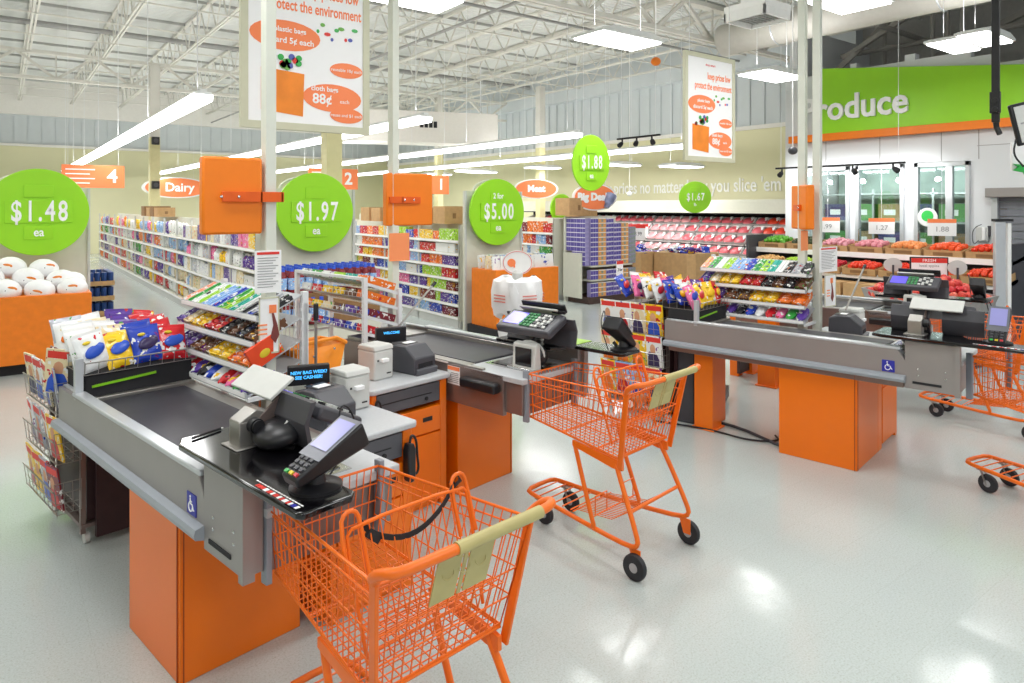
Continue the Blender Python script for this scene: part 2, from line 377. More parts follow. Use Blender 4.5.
# roller door
root = bpy.data.objects.new('door_4', None); COL.objects.link(root); root.location = (XP, 2.4, 0); root['kind'] = 'structure'
dm = MB()
for k in range(18): dm.box(.02, .05, -1.42, 1.42, .11*k, .11*k+.1)
dm.build('roller_curtain', GREYD, root, smooth=False)
MB().box(-.06, 0, 1.42, 1.5, 0, 2.0).box(-.06, 0, -1.5, -1.42, 0, 2.0).build('door_frame', ALU, root, bevel=.004)
MB().box(-.16, 0, -1.55, 1.55, 1.93, 2.07).build('door_header', STEELP, root, bevel=.01)

# green produce band and its letters
g = thing('produce_sign', 'long lime green wall sign reading Produce with an orange stripe below', 'sign', (XP-.12, 5.0, 3.1))
poly = [(1.65, .0), (1.65, 1.2), (.2, 1.0), (-1.3, .79), (-2.6, .6), (-4.5, .45), (-4.5, .0)]
MB().prism(poly, 0, .1, 'x').build('sign_board', GREEN, g, bevel=.005)
MB().box(-.03, .1, -4.5, 2.15, -.13, 0).build('stripe', ORANGEP, g, bevel=.004)
text('lettering', 'Produce', .60, WPAPER, g, (-.03, .96, .42), (PI/2, 0, -PI/2), ex=.02, off=.012, sx=.92)

# ------------------------------------------------------------------ roof steel
RS = mat('painted_roof_steel', '#d4d2ca', .5, noise=.04, scale=3)
jb = MB(); jb.box(-.035, .035, Y0, Y1-.3, 6.17, 6.24); jb.box(-.05, -.015, Y0, Y1-.3, 5.52, 5.56); jb.box(.015, .05, Y0, Y1-.3, 5.52, 5.56)
y = Y0
while y < Y1-1: jb.bar((0, y, 6.18), (0, y+.45, 5.55), .025); jb.bar((0, y+.45, 5.55), (0, y+.9, 6.18), .025); y += .9
jme = jb.mesh('roof_joist', RS, smooth=False)
for i in range(15):
    o = bpy.data.objects.new('roof_joist', jme); COL.objects.link(o); o.location = (-7.2+i*1.55, 0, 0)
    tag(o, 'off-white open-web steel joist under the roof deck', 'joist', 'roof joists'); o['kind'] = 'structure'
def girder(y, z0, z1):
    m = MB(); m.box(X0, X1-.3, y-.09, y-.02, z0, z0+.07); m.box(X0, X1-.3, y+.02, y+.09, z0, z0+.07); m.box(X0, X1-.3, y-.09, y+.09, z1-.08, z1)
    x = X0+.3; i = 0
    while x < X1-1.6:
        m.bar((x, y, z1-.04), (x+.8, y, z0+.04), .06); m.bar((x+.8, y, z0+.04), (x+1.6, y, z1-.04), .06)
        m.bar((x+.8, y, z0+.04), (x+.8, y, z1-.04), .03); x += 1.6
    o = struct('roof_girder', m, RS, smooth=False); return o
girder(8.0, 4.85, 5.55); girder(20.0, 4.85, 5.55)
cross = MB()
for yy in range(-4, 30, 2): cross.box(X0, X1-.3, yy-.015, yy+.015, 5.5, 5.53)
struct('roof_bridging', cross, RS, smooth=False)
struct('roof_pipe', MB().cyl((X0, 18.6, 5.9), (X1-.3, 18.6, 5.9), .06, 10).cyl((X0, 10.2, 5.4), (X1-.3, 10.2, 5.4), .03, 8).cyl((6.9, Y0, 5.2), (6.9, Y1-.4, 5.2), .03, 8), mat('grey_pipe', '#9a9a98', .5))
br = MB()
for i in range(16): br.box(X0, X1-.3, Y0+1.1+i*2.2, Y0+1.14+i*2.2, 6.19, 6.25)
struct('roof_deck_seams', br, mat('deck_seam', '#a9aaa6', .6), smooth=False)
pp = MB()
for (x, y) in ((13.2, 5.2), (13.3, 5.0), (13.1, 4.7), (13.6, 6.2)): pp.cyl((x, y, 3.55), (x, y, 6.2), .035, 8)
pp.cyl((12.4, Y0, 5.3), (12.4, 7, 5.3), .04, 8).cyl((13.5, Y0, 4.8), (13.5, 7, 4.8), .05, 8).cyl((12.0, 5.6, 4.9), (14.8, 5.6, 4.9), .05, 8).bar((12.6, 6.8, 4.2), (13.4, 5.0, 6.1), .09).bar((12.6, 3.2, 6.1), (12.8, 6.6, 4.6), .08).bar((14, 7, 4.0), (14, 2, 5.9), .1)
struct('roof_services', pp, mat('service_pipe_grey', '#8d8a84', .5))
au = thing('air_unit', 'white air unit with black slots hanging behind the second pole', 'air unit', (9.8, 17.5, 4.05), R(-20))
MB().box(-2.2, 2.2, -.5, .5, -.45, .45).build('unit_body', WALLW, au, bevel=.02)
for k_ in range(4): MB().box(-.1+k_*.13, -.0+k_*.13, -.51, -.5, -.02, .16).build('vent_slot', BLACKM, au)
MB().tube([(-1.8, 0, .45), (-1.8, 0, 2.15)], .02, 5).tube([(1.8, 0, .45), (1.8, 0, 2.15)], .02, 5).build('hanger_rod', WHITEG, au)
# columns
CB = mat('beige_column_paint', '#d6cf9e', .5, noise=.03)
def column(x, y, w=.2, up=5.5, lowc=CB):
    struct('column', MB().box(x-w/2, x+w/2, y-w/2, y+w/2, 0, 3.6, 0).box(x-w/2, x+w/2, y-w/2, y+w/2, 3.6, up, 1), [lowc, RS], bevel=.01)
column(3.65, 9.0, .22); column(3.25, 20, .24); column(13.4, 16.4, .22); column(11.9, 20, .22); column(-5, 8, .22)
# camera box on the far column
k = thing('speaker_box', 'small black box mounted high on the beige column in the long aisle', 'speaker', (3.25, 19.88, 3.5))
MB().box(-.09, .09, -.12, 0, -.1, .1).build('cabinet', BLACK, k, bevel=.01); MB().lathe([(.05, 0), (.06, .01)], (0, -.125, 0), 14, rot=(PI/2, 0, 0)).build('grille', DGREY, k)
k = thing('speaker_box', 'small black speaker on the beige column behind the aisle four sign', 'speaker', (3.25, 19.88, 2.35))
MB().box(-.09, .09, -.12, 0, -.1, .1).build('cabinet', BLACK, k, bevel=.01); MB().lathe([(.05, 0), (.06, .01)], (0, -.125, 0), 14, rot=(PI/2, 0, 0)).build('grille', DGREY, k)

# big air duct over the produce side
d = thing('air_duct', 'large white round air duct running below the roof above the produce department', 'duct', (10.5, 3, 4.8))
MB().lathe([(.26, -4.6), (.28, -4.6), (.28, 6), (.2, 6)], (0, 0, 0), 32, rot=(PI/2, 0, 0)).build('duct_body', mat('duct_paint', '#bdbab2', .6, noise=.03), d)
for q, yy in enumerate((-4, -1.5, 1, 3.5)):
    MB().tube([(.285*math.cos(a*PI/12), yy, .285*math.sin(a*PI/12)) for a in range(24)], .012, 6, closed=True).build('duct_band', ALU, d)
MB().box(-.2, 1.4, -3.2, -2.4, -.2, .25).build('branch_duct', MATS['duct_paint'], d, bevel=.02)
MB().lathe([(.02, -.5), (.28, -.5), (.3, -.46), (.12, -.38), (.1, -.3)], (0.2, -1.0, 0), 28).build('ceiling_diffuser', PGREY, d)
def vent(x, y, z, lab):
    v = thing('air_vent', lab, 'vent', (x, y, z))
    m = MB().box(-.3, .3, -.3, -.27, 0, .12).box(-.3, .3, .27, .3, 0, .12).box(-.3, -.27, -.3, .3, 0, .12).box(.27, .3, -.3, .3, 0, .12).box(-.3, .3, -.3, .3, .12, .2)
    m.build('vent_box', WHITE, v, bevel=.004)
    s = MB()
    for k in range(9): s.obox((0, -.24+k*.06, .06), (.54, .05, .008), (.6, 0, 0))
    s.build('louvre', PGREY, v); MB().bar((0, 0, .2), (0, 0, ZC-z), .3, .3).build('drop_duct', WHITE, v)
vent(4.35, 6.1, 4.5, 'square white air vent dropping from the roof at the top of the picture')
vent(7.9, 5.2, 4.2, 'square white air vent above the smaller bag poster')
def sensor(x, y, z, m, lab):
    s = thing('hanging_sensor', lab, 'sensor', (x, y, z)); MB().cyl((0, 0, 0), (0, 0, ZC-z), .008, 6).build('drop_rod', WHITE, s); MB().ell((0, 0, -.04), (.07, .07, .06)).build('dome', m, s)
sensor(7.3, 6.4, 3.3+.55, ORANGEP, 'orange ball hanging on a rod near the smaller bag poster')
sensor(9.4, 5.6, 2.66, DGREY, 'dark camera dome hanging on a white rod beside the produce sign')
sensor(12.6, 11.9, 2.15, WHITE, 'white camera dome hanging before the slogan on the meat wall')

# ------------------------------------------------------------------ lamps
FX = mat('fixture_white', '#eef0ef', .4, noise=.01)
def area(x, y, z, sx, sy, p, name='lamp_light'):
    l = bpy.data.lights.new(name, 'AREA'); l.shape = 'RECTANGLE'; l.size = sx; l.size_y = sy; l.energy = p; l.color = (1, .995, .985)
    o = bpy.data.objects.new(name, l); COL.objects.link(o); o.location = (x, y, z); return o
def ceiling_fill(x, y, z, sx, sy, p):  # added upward fill above the fixtures to brighten the roof
    o = area(x, y, z, sx, sy, p, 'ceiling_fill'); o.rotation_euler = (PI, 0, 0); return o
def row(x, ya, yb, z, lab):
    t = thing('linear_light', lab, 'ceiling light', (x, ya, z)); L = yb-ya
    MB().box(-.09, .09, 0, L, .07, .10).box(-.04, .04, 0, L, .10, .13).build('housing', FX, t, bevel=.005)
    MB().prism([(-.11, .07), (-.10, 0), (.10, 0), (.11, .07)], 0.02, L-.02, 'y').build('diffuser', LIGHTP, t)
    s = MB(); n = int(L/3)
    for i in range(n+1): s.tube([(0, .3+i*(L-.6)/n, .16), (0, .3+i*(L-.6)/n, ZC-z-.05)], .006, 4)
    s.build('hanger_wires', WHITEG, t)
    q = max(1, int(L/5))
    for i in range(q): area(x, ya+(i+.5)*L/q, z-.02, .2, L/q*.9, 36*L/q/5); ceiling_fill(x, ya+(i+.5)*L/q, z+.2, .2, L/q*.9, 27*L/q/5)
row(1.85, 8.3, 29, 3.0, 'long hanging strip light over the aisle behind the $1.48 sign')
row(4.85, 8.5, 29, 3.0, 'long hanging strip light over the aisle between the $1.97 and $5.00 signs')
row(8.05, 8.8, 29, 3.0, 'long hanging strip light passing behind the tall $1.88 sign')
row(11.4, 9.0, 29, 3.0, 'long hanging strip light nearest the meat wall')
row(-1.3, 8.3, 29, 3.0, 'long hanging strip light over the aisle outside the picture edge')
def panel(x, y, z, lab, p=60, L=1.0, W=.5, group=None):
    t = thing('panel_light', lab, 'ceiling light', (x, y, z), 0, group)
    MB().box(-L/2-.03, L/2+.03, -W/2-.03, -W/2, .02, .05).box(-L/2-.03, L/2+.03, W/2, W/2+.03, .02, .05).box(-L/2-.03, -L/2, -W/2, W/2, .02, .05).box(L/2, L/2+.03, -W/2, W/2, .02, .05).prism([(-L/2-.03, .05), (L/2+.03, .05), (L/2-.15, .1), (-L/2+.15, .1)], -W/2-.03, W/2+.03, 'y').build('housing', FX, t, bevel=.004)
    MB().box(-L/2, L/2, -W/2, W/2, .0, .04).build('diffuser', LIGHTP, t)
    MB().tube([(-L/2+.1, 0, .1), (-L/2+.1, 0, ZC-z)], .003, 4).tube([(L/2-.1, 0, .1), (L/2-.1, 0, ZC-z)], .003, 4).build('hanger_wires', WHITEG, t)
    if p: area(x, y, z-.01, L, W, p*.5); ceiling_fill(x, y, z+.15, L, W, p*.36)
panel(3.14, 5.9, 3.8, 'bright panel light at the top edge beside the tall white pole')
panel(6.1, 5.95, 3.82, 'bright panel light over the cart aisle, before the roof girder')
panel(9.5, 6.0, 3.78, 'bright panel light beside the smaller bag poster')
panel(6.55, 3.4, 3.8, 'bright panel light at the top edge above the third checkout')
panel(9.52, 3.17, 3.8, 'near half of the double panel light by the produce sign', 35, .82, .3)
panel(9.66, 3.56, 3.8, 'far half of the double panel light by the produce sign', 35, .82, .3)
for (x, y) in ((3.1, 2.9), (0, 2.9), (-3, 2.9), (0, 5.9), (-3, 5.9), (3.1, -.2), (6.3, 0), (0, -.6), (-3, -.6), (9.5, 0), (3.1, -3), (0, -3.4), (6.3, -3)):
    panel(x, y, 3.8, 'panel light over the checkouts above and behind the viewpoint', 50, group='panel lights outside the picture')
for i, (y, z, s) in enumerate(((10.6, 2.72, 'nearest'), (12.6, 2.85, 'second'), (15.8, 2.92, 'third'), (19.1, 2.92, 'fourth'), (22, 2.95, 'fifth'))):
    panel(13.0, y, z, s+' small panel light in the row along the meat wall', 48)
panel(12.2, 18.4, 2.9, 'small panel light beside the far end of the strip lights', 15)
def track(x, y, z, L, rz, n, lab, p=0):
    t = thing('track_light', lab, 'track light', (x, y, z), rz)
    MB().box(-L/2, L/2, -.02, .02, 0, .03).build('track', BLACKM, t)
    MB().tube([(-L/2+.1, 0, .03), (-L/2+.1, 0, ZC-z)], .005, 4).tube([(L/2-.1, 0, .03), (L/2-.1, 0, ZC-z)], .005, 4).build('hanger_wires', WHITEG, t)
    for i in range(n):
        xx = -L/2+.12+i*(L-.3)/max(1, n-1)
        MB().cyl((xx, 0, 0), (xx, 0, -.08), .015, 8).lathe([(.025, 0), (.04, .03), (.045, .1), (.04, .105)], (xx, 0, -.06), 14, rot=(2.2, 0, .5*i)).build('lamp_head', BLACKM, t)
        if p:
            l = bpy.data.lights.new('track_spot', 'SPOT'); l.energy = p; l.spot_size = 1.9; l.spot_blend = .8; l.shadow_soft_size = .04; so = bpy.data.objects.new('track_spot', l); COL.objects.link(so); so.location = (x-.05, y+L/2-.12-i*(L-.3)/max(1, n-1), z-.2); so.rotation_euler = (0, -R(75), 0)
track(9.0, 8.3, 3.0, 1.0, -PI/2, 3, 'black track with three spot lamps in front of the slogan wall')
track(11.2, 5.9, 2.46, 2.2, -PI/2, 4, 'black track with spot lamps before the cooler doors', 45)
# ------------------------------------------------------------------ checkout lanes
LANES = {1: (1.0, 2.65, 1), 2: (3.43, 3.13, -1), 3: (4.95, 1.42, 1), 4: (7.42, 1.97, -1)}
LN = {1: 'first checkout, nearest the viewer', 2: 'second checkout behind the grey-topped cabinets', 3: 'third checkout with the open side on the shiny floor', 4: 'fourth checkout beyond the parked cart'}
LS = {1: 'the first checkout', 2: 'the second checkout', 3: 'the third checkout', 4: 'the fourth checkout'}
def wheelchair(parent, x, y, z, s, sz=.075):
    """blue accessibility sign on the outer face"""
    b = MB().box(-.003, 0, -sz/2, sz/2, -sz/2, sz/2).build('sign_plate', BLUE, parent, (x, y, z))
    m = MB(); X = -.004; q = sz/75e-3; T = lambda a, c: (X, -a*q*1e-3, c*q*1e-3)
    m.cyl((X-.0015, .006*q, .026*q), (X+.001, .006*q, .026*q), .0045*q, 12)
    m.tube([T(-6, 20), T(-4, 2), T(12, 0), T(20, -18), T(25, -16)], .0026*q, 6)
    m.tube([T(-5, 10), T(7, 9)], .0022*q, 6)
    m.tube([T(-9, 8), T(-17, 0), T(-20, -11), T(-14, -23), T(-2, -26), T(9, -20), T(13, -8)], .0024*q, 6, smooth=1)
    m.build('wheelchair_symbol', WPAPER, b)
def checkout(n):
    u, v, s = LANES[n]
    t = thing('checkout_counter', 'orange and steel conveyor counter, the '+LN[n], 'checkout counter', LF(u, v), AL)
    def B(mb, *a, **k):
        if s < 0: mb.v = [(-p[0], p[1], p[2]) for p in mb.v]
        return mb.build(*a, **k)
    base = B(MB().box(.035, .535, 0, .53, 0, .66).box(.037, .533, .002, .528, .655, .67), 'base_cabinet', ORANGE, t, bevel=.004)
    if n == 3: B(MB().box(.538, .62, .0, .53, 0, .59), 'base_filler', ORANGE, t, bevel=.003)
    B(MB().box(.03, .04, .012, .016, .0, .65).box(.048, .052, -.003, .002, 0, .65), 'base_seam', mat('dark_orange_joint', '#a5420a', .5), base)
    if n != 1: B(MB().box(.14, .30, 1.1, 1.26, 0, .66).box(.12, .32, 1.08, 1.28, 0, .012), 'support_leg', ORANGE, t, bevel=.004)
    if n != 1: B(MB().box(.40, .50, 1.16, 1.26, 0, .66), 'support_leg', ORANGE, t, bevel=.004)
    ye = 1.45 if s > 0 else 1.15
    B(MB().prism([(-.30, .70), (-.30, .80), (-.25, .872), (ye, .872), (ye, .70)], 0, .03, 'x'), 'outer_panel', STEELP, t, bevel=.003)
    B(MB().box(-.004, .05, -.27, ye-.25, .868, .888).box(.02, .05, ye-.25, ye, .868, .88), 'outer_rail', ALU, t, bevel=.006)
    B(MB().prism([(0, .66), (-.03, .668), (-.036, .685), (-.03, .703), (0, .71)], -.3, ye, 'y'), 'bumper_rail', BUMPER, t)
    B(MB().box(.03, .57, -.28, ye-.02, .62, .80), 'bed_housing', STEELR, t, bevel=.004)
    B(MB().box(.50, .57, -.12, ye-.3, .80, .835).box(.05, .066, -.12, ye-.3, .80, .868), 'belt_edge', STEEL, t, bevel=.004)
    B(MB().box(.066, .50, -.1, ye-.33, .80, .838).tube([(.07, ye-.33, .82), (.5, ye-.33, .82)], .019, 10).tube([(.07, -.1, .82), (.5, -.1, .82)], .019, 10), 'conveyor_belt', BELT, t)
    B(MB().box(.57, .60, -.45, ye, .60, .83), 'inner_panel', STEELR, t, bevel=.003)
    B(MB().box(.05, .57, ye-.3, ye, .80, .85), 'loading_shelf', STEEL, t, bevel=.004)
    # scanner bay
    B(MB().box(0, .07, -.58, -.295, .63, .935), 'bay_side_panel', STEELP, t, bevel=.003)
    B(MB().box(.07, .58, -.58, -.28, .62, .80), 'bay_box', STEELR, t, bevel=.004)
    B(MB().box(.07, .60, -.60, -.12, .80, .832), 'bay_deck', LGREY, t, bevel=.005)
    B(MB().box(.2, .42, -.48, -.18, .832, .838).box(.17, .45, -.51, -.15, .828, .835, 1), 'scanner_glass', [BLACKG, CHROME], t)
    B(MB().box(-.004, .0, -.5, -.34, .665, .68), 'vent_slot', BLACKM, t)
    rv = MB()
    for yy in (-.37, -.52):
        for zz in (.72, .76): rv.ell((-.001, yy, zz), (.004, .006, .006), 8, 5)
    B(rv, 'panel_rivets', CHROME, t)
    B(MB().box(.17, .54, ye-.02, ye+.01, .04, .62), 'kick_panel', DARKRED, t)
    if s > 0: wheelchair(t, 0, -.2, .755, s)
    # payment shelf
    sh = MB().prism([(-.03, -.95), (-.015, -.97), (.14, -.97), (.165, -.945), (.165, -.62), (.30, -.55), (.30, -.10), (0, -.10), (-.03, -.16)], .94, .962, 'z')
    sho = B(sh, 'payment_shelf', BLACKG, t, bevel=.006)
    B(MB().box(.02, .05, -.56, -.5, .66, .94).box(-.01, .03, -.6, -.57, .62, .94), 'shelf_bracket', STEELP, t)
    if n in (1, 3):
        st = MB(); rr = random.Random(4); y = -.93; 
        while y < -.70:
            L = rr.uniform(.008, .02); st.box(-.018, -.003, y, y+L, .962, .9632, rr.choice([0, 0, 1, 2])); y += L+.004
        y = -.93
        while y < -.66: st.box(.003, .007, y, y+.012, .962, .9632, 0); y += .016
        B(st, 'shelf_lettering', [WPAPER, RED, BLUE], sho)
    if n == 2:
        B(MB().box(-.02, .15, -.62, -.40, .962, .964), 'green_sticker', GREENC, sho, label='lime green sticker with small brown lettering')
    if s < 0:
        B(MB().box(.60, .66, -.43, -.14, .725, .785), 'black_cushion', BLACK, t, bevel=.014)
        B(MB().box(.57, .60, -.28, .02, .83, .845), 'deck_step', STEEL, t, bevel=.004)
        nt = B(MB().box(.601, .603, -.09, .02, .71, .82, 0).box(.602, .604, -.088, .018, .795, .818, 1), 'notice_card', [WPAPER, ORANGEC], t)
        m = MB()
        for k in range(6): m.box(.6035, .605, -.08, .01-(k % 3)*.012, .722+k*.011, .726+k*.011)
        B(m, 'notice_lines', TXT, nt)
    return t
GREENC = mat('lime_sticker', '#9bc832', .4)
lanes = {n: checkout(n) for n in (1, 2, 3, 4)}
def place(n, a, b, z=0.0):
    u, v, s = LANES[n]; return LF(u+s*a, v+b, z)

def handheld_loop(parent, y):
    m = MB().tube([(0, y, .0), (.02, y-.02, .03), (.05, y-.02, .0), (.05, y-.01, -.08), (.03, y-.005, -.11), (.0, y, -.08)], .005, 6, smooth=2)
    return m
def terminal(n):
    """cash register head on its post: key field faces the cashier, pale plate at the back"""
    u, v, s = LANES[n]
    t = thing('cash_register_head', 'grey cash register keyboard and screen on a steel post at '+LS[n], 'cash register', place(n, .26, -.33, .962), AL)
    def B(mb, *a, **k):
        if s < 0: mb.v = [(-p[0], p[1], p[2]) for p in mb.v]
        return mb.build(*a, **k)
    B(MB().box(-.17, -.09, -.04, .04, 0, .09).hexa([(-.17, -.04, .09), (-.09, -.04, .09), (-.09, .04, .09), (-.17, .04, .09), (-.11, -.04, .125), (-.04, -.04, .10), (-.04, .04, .10), (-.11, .04, .125)]).box(-.19, -.07, -.06, .06, 0, .006), 'post', STEEL, t, bevel=.004)
    B(MB().prism([(-.13, .07), (-.06, .02), (.0, .02), (.05, .07), (.05, .13), (-.02, .16)], -.045, -.035, 'y'), 'bracket_plate', STEELR, t)
    B(MB().cyl((-.12, -.07, .075), (-.12, -.04, .075), .026, 18).cyl((-.12, -.08, .075), (-.12, -.07, .075), .022, 18), 'black_knob', BLACK, t)
    bc = .17 if n == 1 else -.0
    TB = Matrix.Translation((.01, bc-.1, .225)) @ Euler((0, R(-34), 0)).to_matrix().to_4x4()
    B(MB().box(-.11, .0, -.15, .15, -.012, .0, 0, TB), 'back_plate', PGREY, t, bevel=.003)
    w = MB()
    for y0, y1 in ((bc-.36, bc-.13), (bc-.06, bc+.17)) if n != 1 else ((bc-.42, bc-.2),):
        w.prism([(-.045, .10), (-.03, .02), (-.01, .0), (.0, .01), (-.02, .05), (-.03, .10)], y0, y1, 'y').prism([(-.045, .10), (-.03, .10), (.0, .17), (-.02, .17)], y0, y1, 'y')
    B(w, 'curved_wing', DGREY, t)
    T = Matrix.Translation((.03 if n == 1 else 0, bc-(.2 if n == 1 else .1), .195 if n != 1 else .15)) @ Euler((0, R(26), 0)).to_matrix().to_4x4()
    hd = B(MB().box(.0, .19, -.21, .21, -.05, .0, 0, T), 'keyboard_body', DGREY, t, bevel=.012)
    B(MB().box(.03, .15, .05, .18, .0005, .003, 0, T), 'display_screen', SCREENB, hd)
    kb = MB()
    for i in range(5):
        for j in range(7): kb.box(.03+i*.027, .049+i*.027, .02-j*.029, .04-j*.029, .0, .008, 0 if j < 3 else (1 if (i+j) % 3 else 2), T)
    B(kb, 'keys', [mat('dull_green_key', '#3d8a52', .5), PGREY, BLACK], hd)
    if s < 0: B(MB().box(-.03, -.015, -.20, .14, .0, .055, 0, T).box(-.015, .0, -.20, -.1, .0, .02, 0, T), 'card_slot_hood', BLACK, hd, bevel=.004)
    return t
def pin_pad(n, a, b, lab, tilt=38, turn=0):
    u, v, s = LANES[n]
    t = thing('pin_pad', lab, 'payment terminal', place(n, a, b, .962), AL+turn)
    def B(mb, *aa, **k):
        if s < 0: mb.v = [(-p[0], p[1], p[2]) for p in mb.v]
        return mb.build(*aa, **k)
    B(MB().lathe([(.078, 0), (.078, .008), (.06, .014), (.03, .018), (.026, .04), (.02, .05)], n=24), 'swivel_base', BLACK, t)
    B(MB().tube([(-.03, .0, .02), (-.05, .0, .04), (-.03, 0, .06)], .009, 8).tube([(.03, .03, .02), (.03, .05, .04)], .01, 8), 'base_clip', BLACK, t)
    T = Matrix.Translation((.02, 0, .095)) @ Euler((0, R(-tilt), 0)).to_matrix().to_4x4() @ Matrix.Diagonal((1.18, 1.15, 1.35, 1))
    m = MB()
    m.add([T @ Vector(p) for p in [(-.1, -.036, -.02), (.11, -.05, -.035), (.11, .05, -.035), (-.1, .036, -.02), (-.1, -.036, .005), (.11, -.05, .025), (.11, .05, .025), (-.1, .036, .005)]], [(3, 2, 1, 0), (4, 5, 6, 7), (0, 1, 5, 4), (1, 2, 6, 5), (2, 3, 7, 6), (3, 0, 4, 7)])
    bd = B(m, 'pad_body', BLACK, t, bevel=.008)
    def P(x, y, dz=.002): return T @ Vector((x, y, .005+(x+.1)/.21*.02+dz))
    q = MB(); q.add([P(-.035, -.048), P(.108, -.048), P(.108, .048), P(-.035, .048)], [(0, 1, 2, 3)], 0)
    q.add([P(-.005, -.038, .004), P(.095, -.038, .004), P(.095, .038, .004), P(-.005, .038, .004)], [(0, 1, 2, 3)], 1)
    B(q, 'pad_screen', [mat('silver_bezel', '#74767e', .35, metal=.3), SCREENL], bd)
    q = MB()
    for i in range(4):
        for j in range(3):
            c = P(-.088+i*.016, -.022+j*.022, .002); q.obox(c, (.011, .016, .006), (0, R(-tilt-5), 0), (1+j) if i == 0 else 0)
    B(q, 'pad_keys', [DGREY, KRED, KYEL, KGREEN], bd)
    B(MB().tube([P(.09, .05, -.02), P(.12, .06, .02), P(.14, .05, 0), P(.13, .04, -.06), P(.0, .04, -.1)], .003, 6, smooth=2), 'pad_cord', BLACK, bd)
    return t
def scanner(n):
    u, v, s = LANES[n]
    t = thing('barcode_scanner', 'upright barcode scanner tower with a dark window on '+LS[n], 'scanner', place(n, .20 if n == 1 else .40, {1: -.40, 2: -.46, 3: -.28, 4: -.46}[n], .838 if n != 1 else .962), AL)
    def B(mb, *a, **k):
        if s < 0: mb.v = [(-p[0], p[1], p[2]) for p in mb.v]
        return mb.build(*a, **k)
    if n == 1:
        B(MB().prism([(-.02, 0), (.09, 0), (.09, .05), (.05, .075), (-.02, .06)], -.07, .10, 'y'), 'tower_body', PGREY, t, bevel=.01)
        B(MB().ell((-.0, -.03, .045), (.085, .10, .045), 22, 12, rot=(0, R(-12), 0)), 'rounded_hood', BLACK, t)
        Tm = Euler((0, R(-20), 0)).to_matrix()
        B(MB().tube([Vector((-.01, .0, .075))+Tm @ Vector((.055*math.cos(i*PI/12), .075*math.sin(i*PI/12), 0)) for i in range(24)], .007, 8, closed=True), 'pale_rim', PGREY, t)
        B(MB().lathe([(.05, 0), (.055, .004), (.03, .008)], (-.01, 0, .07), 22, rot=(0, R(-20), 0), sc=(1, 1.35, 1)), 'scanner_window', BLACKG, t)
        return t
    # window faces the cashier (+x); hooded round black back towards the customer
    B(MB().prism([(-.02, 0), (.04, 0), (.03, .15), (-.01, .16)], -.09, .09, 'y'), 'tower_body', PGREY, t, bevel=.008)
    B(MB().box(.036, .044, -.06, .06, .025, .13), 'scanner_window', BLACKG, t)
    B(MB().ell((-.05, 0, .075), (.075, .10, .075), 20, 12), 'rounded_hood', BLACK, t)
    B(MB().tube([(-.02+.02*math.cos(i*PI/10), .092*math.cos(i*PI/10), .085+.075*math.sin(i*PI/10)) for i in range(20)], .008, 8, closed=True), 'pale_rim', PGREY, t)
    B(MB().box(-.1, .05, -.12, .12, -.004, .012), 'scanner_foot', CHROME, t, bevel=.003)
    return t
for n in (1, 2, 3, 4): terminal(n); scanner(n)
pin_pad(1, .10, -.84, 'black card payment pad with a pale screen on the nearest black shelf', 22)
pin_pad(2, .05, -.90, 'black card payment pad seen from behind on the shelf with the green sticker', 38)
pin_pad(3, .14, -.77, 'black card payment pad with a violet screen at the picture edge', 48)
pin_pad(4, .10, -.90, 'black card payment pad silhouetted before the cooler post, beyond the third checkout', 38)
# pen on the first shelf
o = MB().cyl((0, 0, 0), (.12, .02, 0), .005, 8, 0).cyl((.12, .02, 0), (.13, .0215, 0), .0035, 8, 1).build('pen', [BLACK, WPAPER], None, place(1, .02, -.15, .968), (0, 0, AL+.1))
tag(o, 'black pen lying at the back of the nearest black payment shelf', 'pen')

def cabinet(name, u, v, W, D, lab, hook):
    t = thing('register_cabinet', lab, 'cabinet', LF(u, v), AL); H = .78
    MB().box(0, .03, 0, D, 0, H-.03).box(W-.05, W, 0, D, 0, H-.03).box(.03, W-.05, .02, D, 0, H-.18).box(.03, W-.05, D-.02, D, 0, H-.03).build('cabinet_body', ORANGE, t, bevel=.003)
    MB().prism([(-.02, 0), (0, -.02), (W+.01, -.02), (W+.03, 0), (W+.03, D), (-.02, D)], H-.03, H, 'z').build('worktop', LGREY, t, bevel=.008)
    dr = MB().box(.035, W-.055, .0, D-.03, H-.155, H-.04).build('cash_drawer', DGREY2, t, bevel=.004)
    MB().box(.06, W-.12, -.002, .0, H-.1, H-.094, 0).cyl((W-.16, -.006, H-.125), (W-.16, 0, H-.125), .012, 12, 0).build('drawer_slot', BLACK, dr)
    d2 = MB().box(.035, W-.055, -.004, .02, H-.33, H-.18).build('drawer_front', ORANGE, t, bevel=.003)
    MB().box(W*.72-.035, W*.72+.035, -.008, -.003, H-.26, H-.235).build('recessed_pull', BLACK, d2)
    MB().box(.035, W-.055, -.004, .02, .03, H-.34).build('cabinet_door', ORANGE, t, bevel=.003)
    k = thing('telephone_handset', hook[1], 'handset', LF(u, v)+Vector((0, 0, 0)), AL)
    x = hook[0]
    MB().prism([(x-.022, H-.25), (x-.024, H-.12), (x-.012, H-.09), (x+.012, H-.09), (x+.024, H-.12), (x+.022, H-.25), (x+.01, H-.27), (x-.01, H-.27)], -.05, -.006, 'y').build('handset_body', BLACK, k, bevel=.006)
    MB().tube([(x, -.03, H-.09), (x+.01, -.03, H-.05), (x+.04, -.03, H-.08), (x+.045, -.03, H-.16), (x+.055, -.03, H-.22), (x+.04, -.03, H-.25), (x+.022, -.03, H-.22)], .006, 8, smooth=2).build('coiled_cord', BLACK, k)
    return t
cabinet('a', 1.62, 2.55, .44, .55, 'orange grey-topped cabinet with a cash drawer, nearer one beside the first checkout', (.405, 'black telephone handset hanging on the nearer orange register cabinet'))
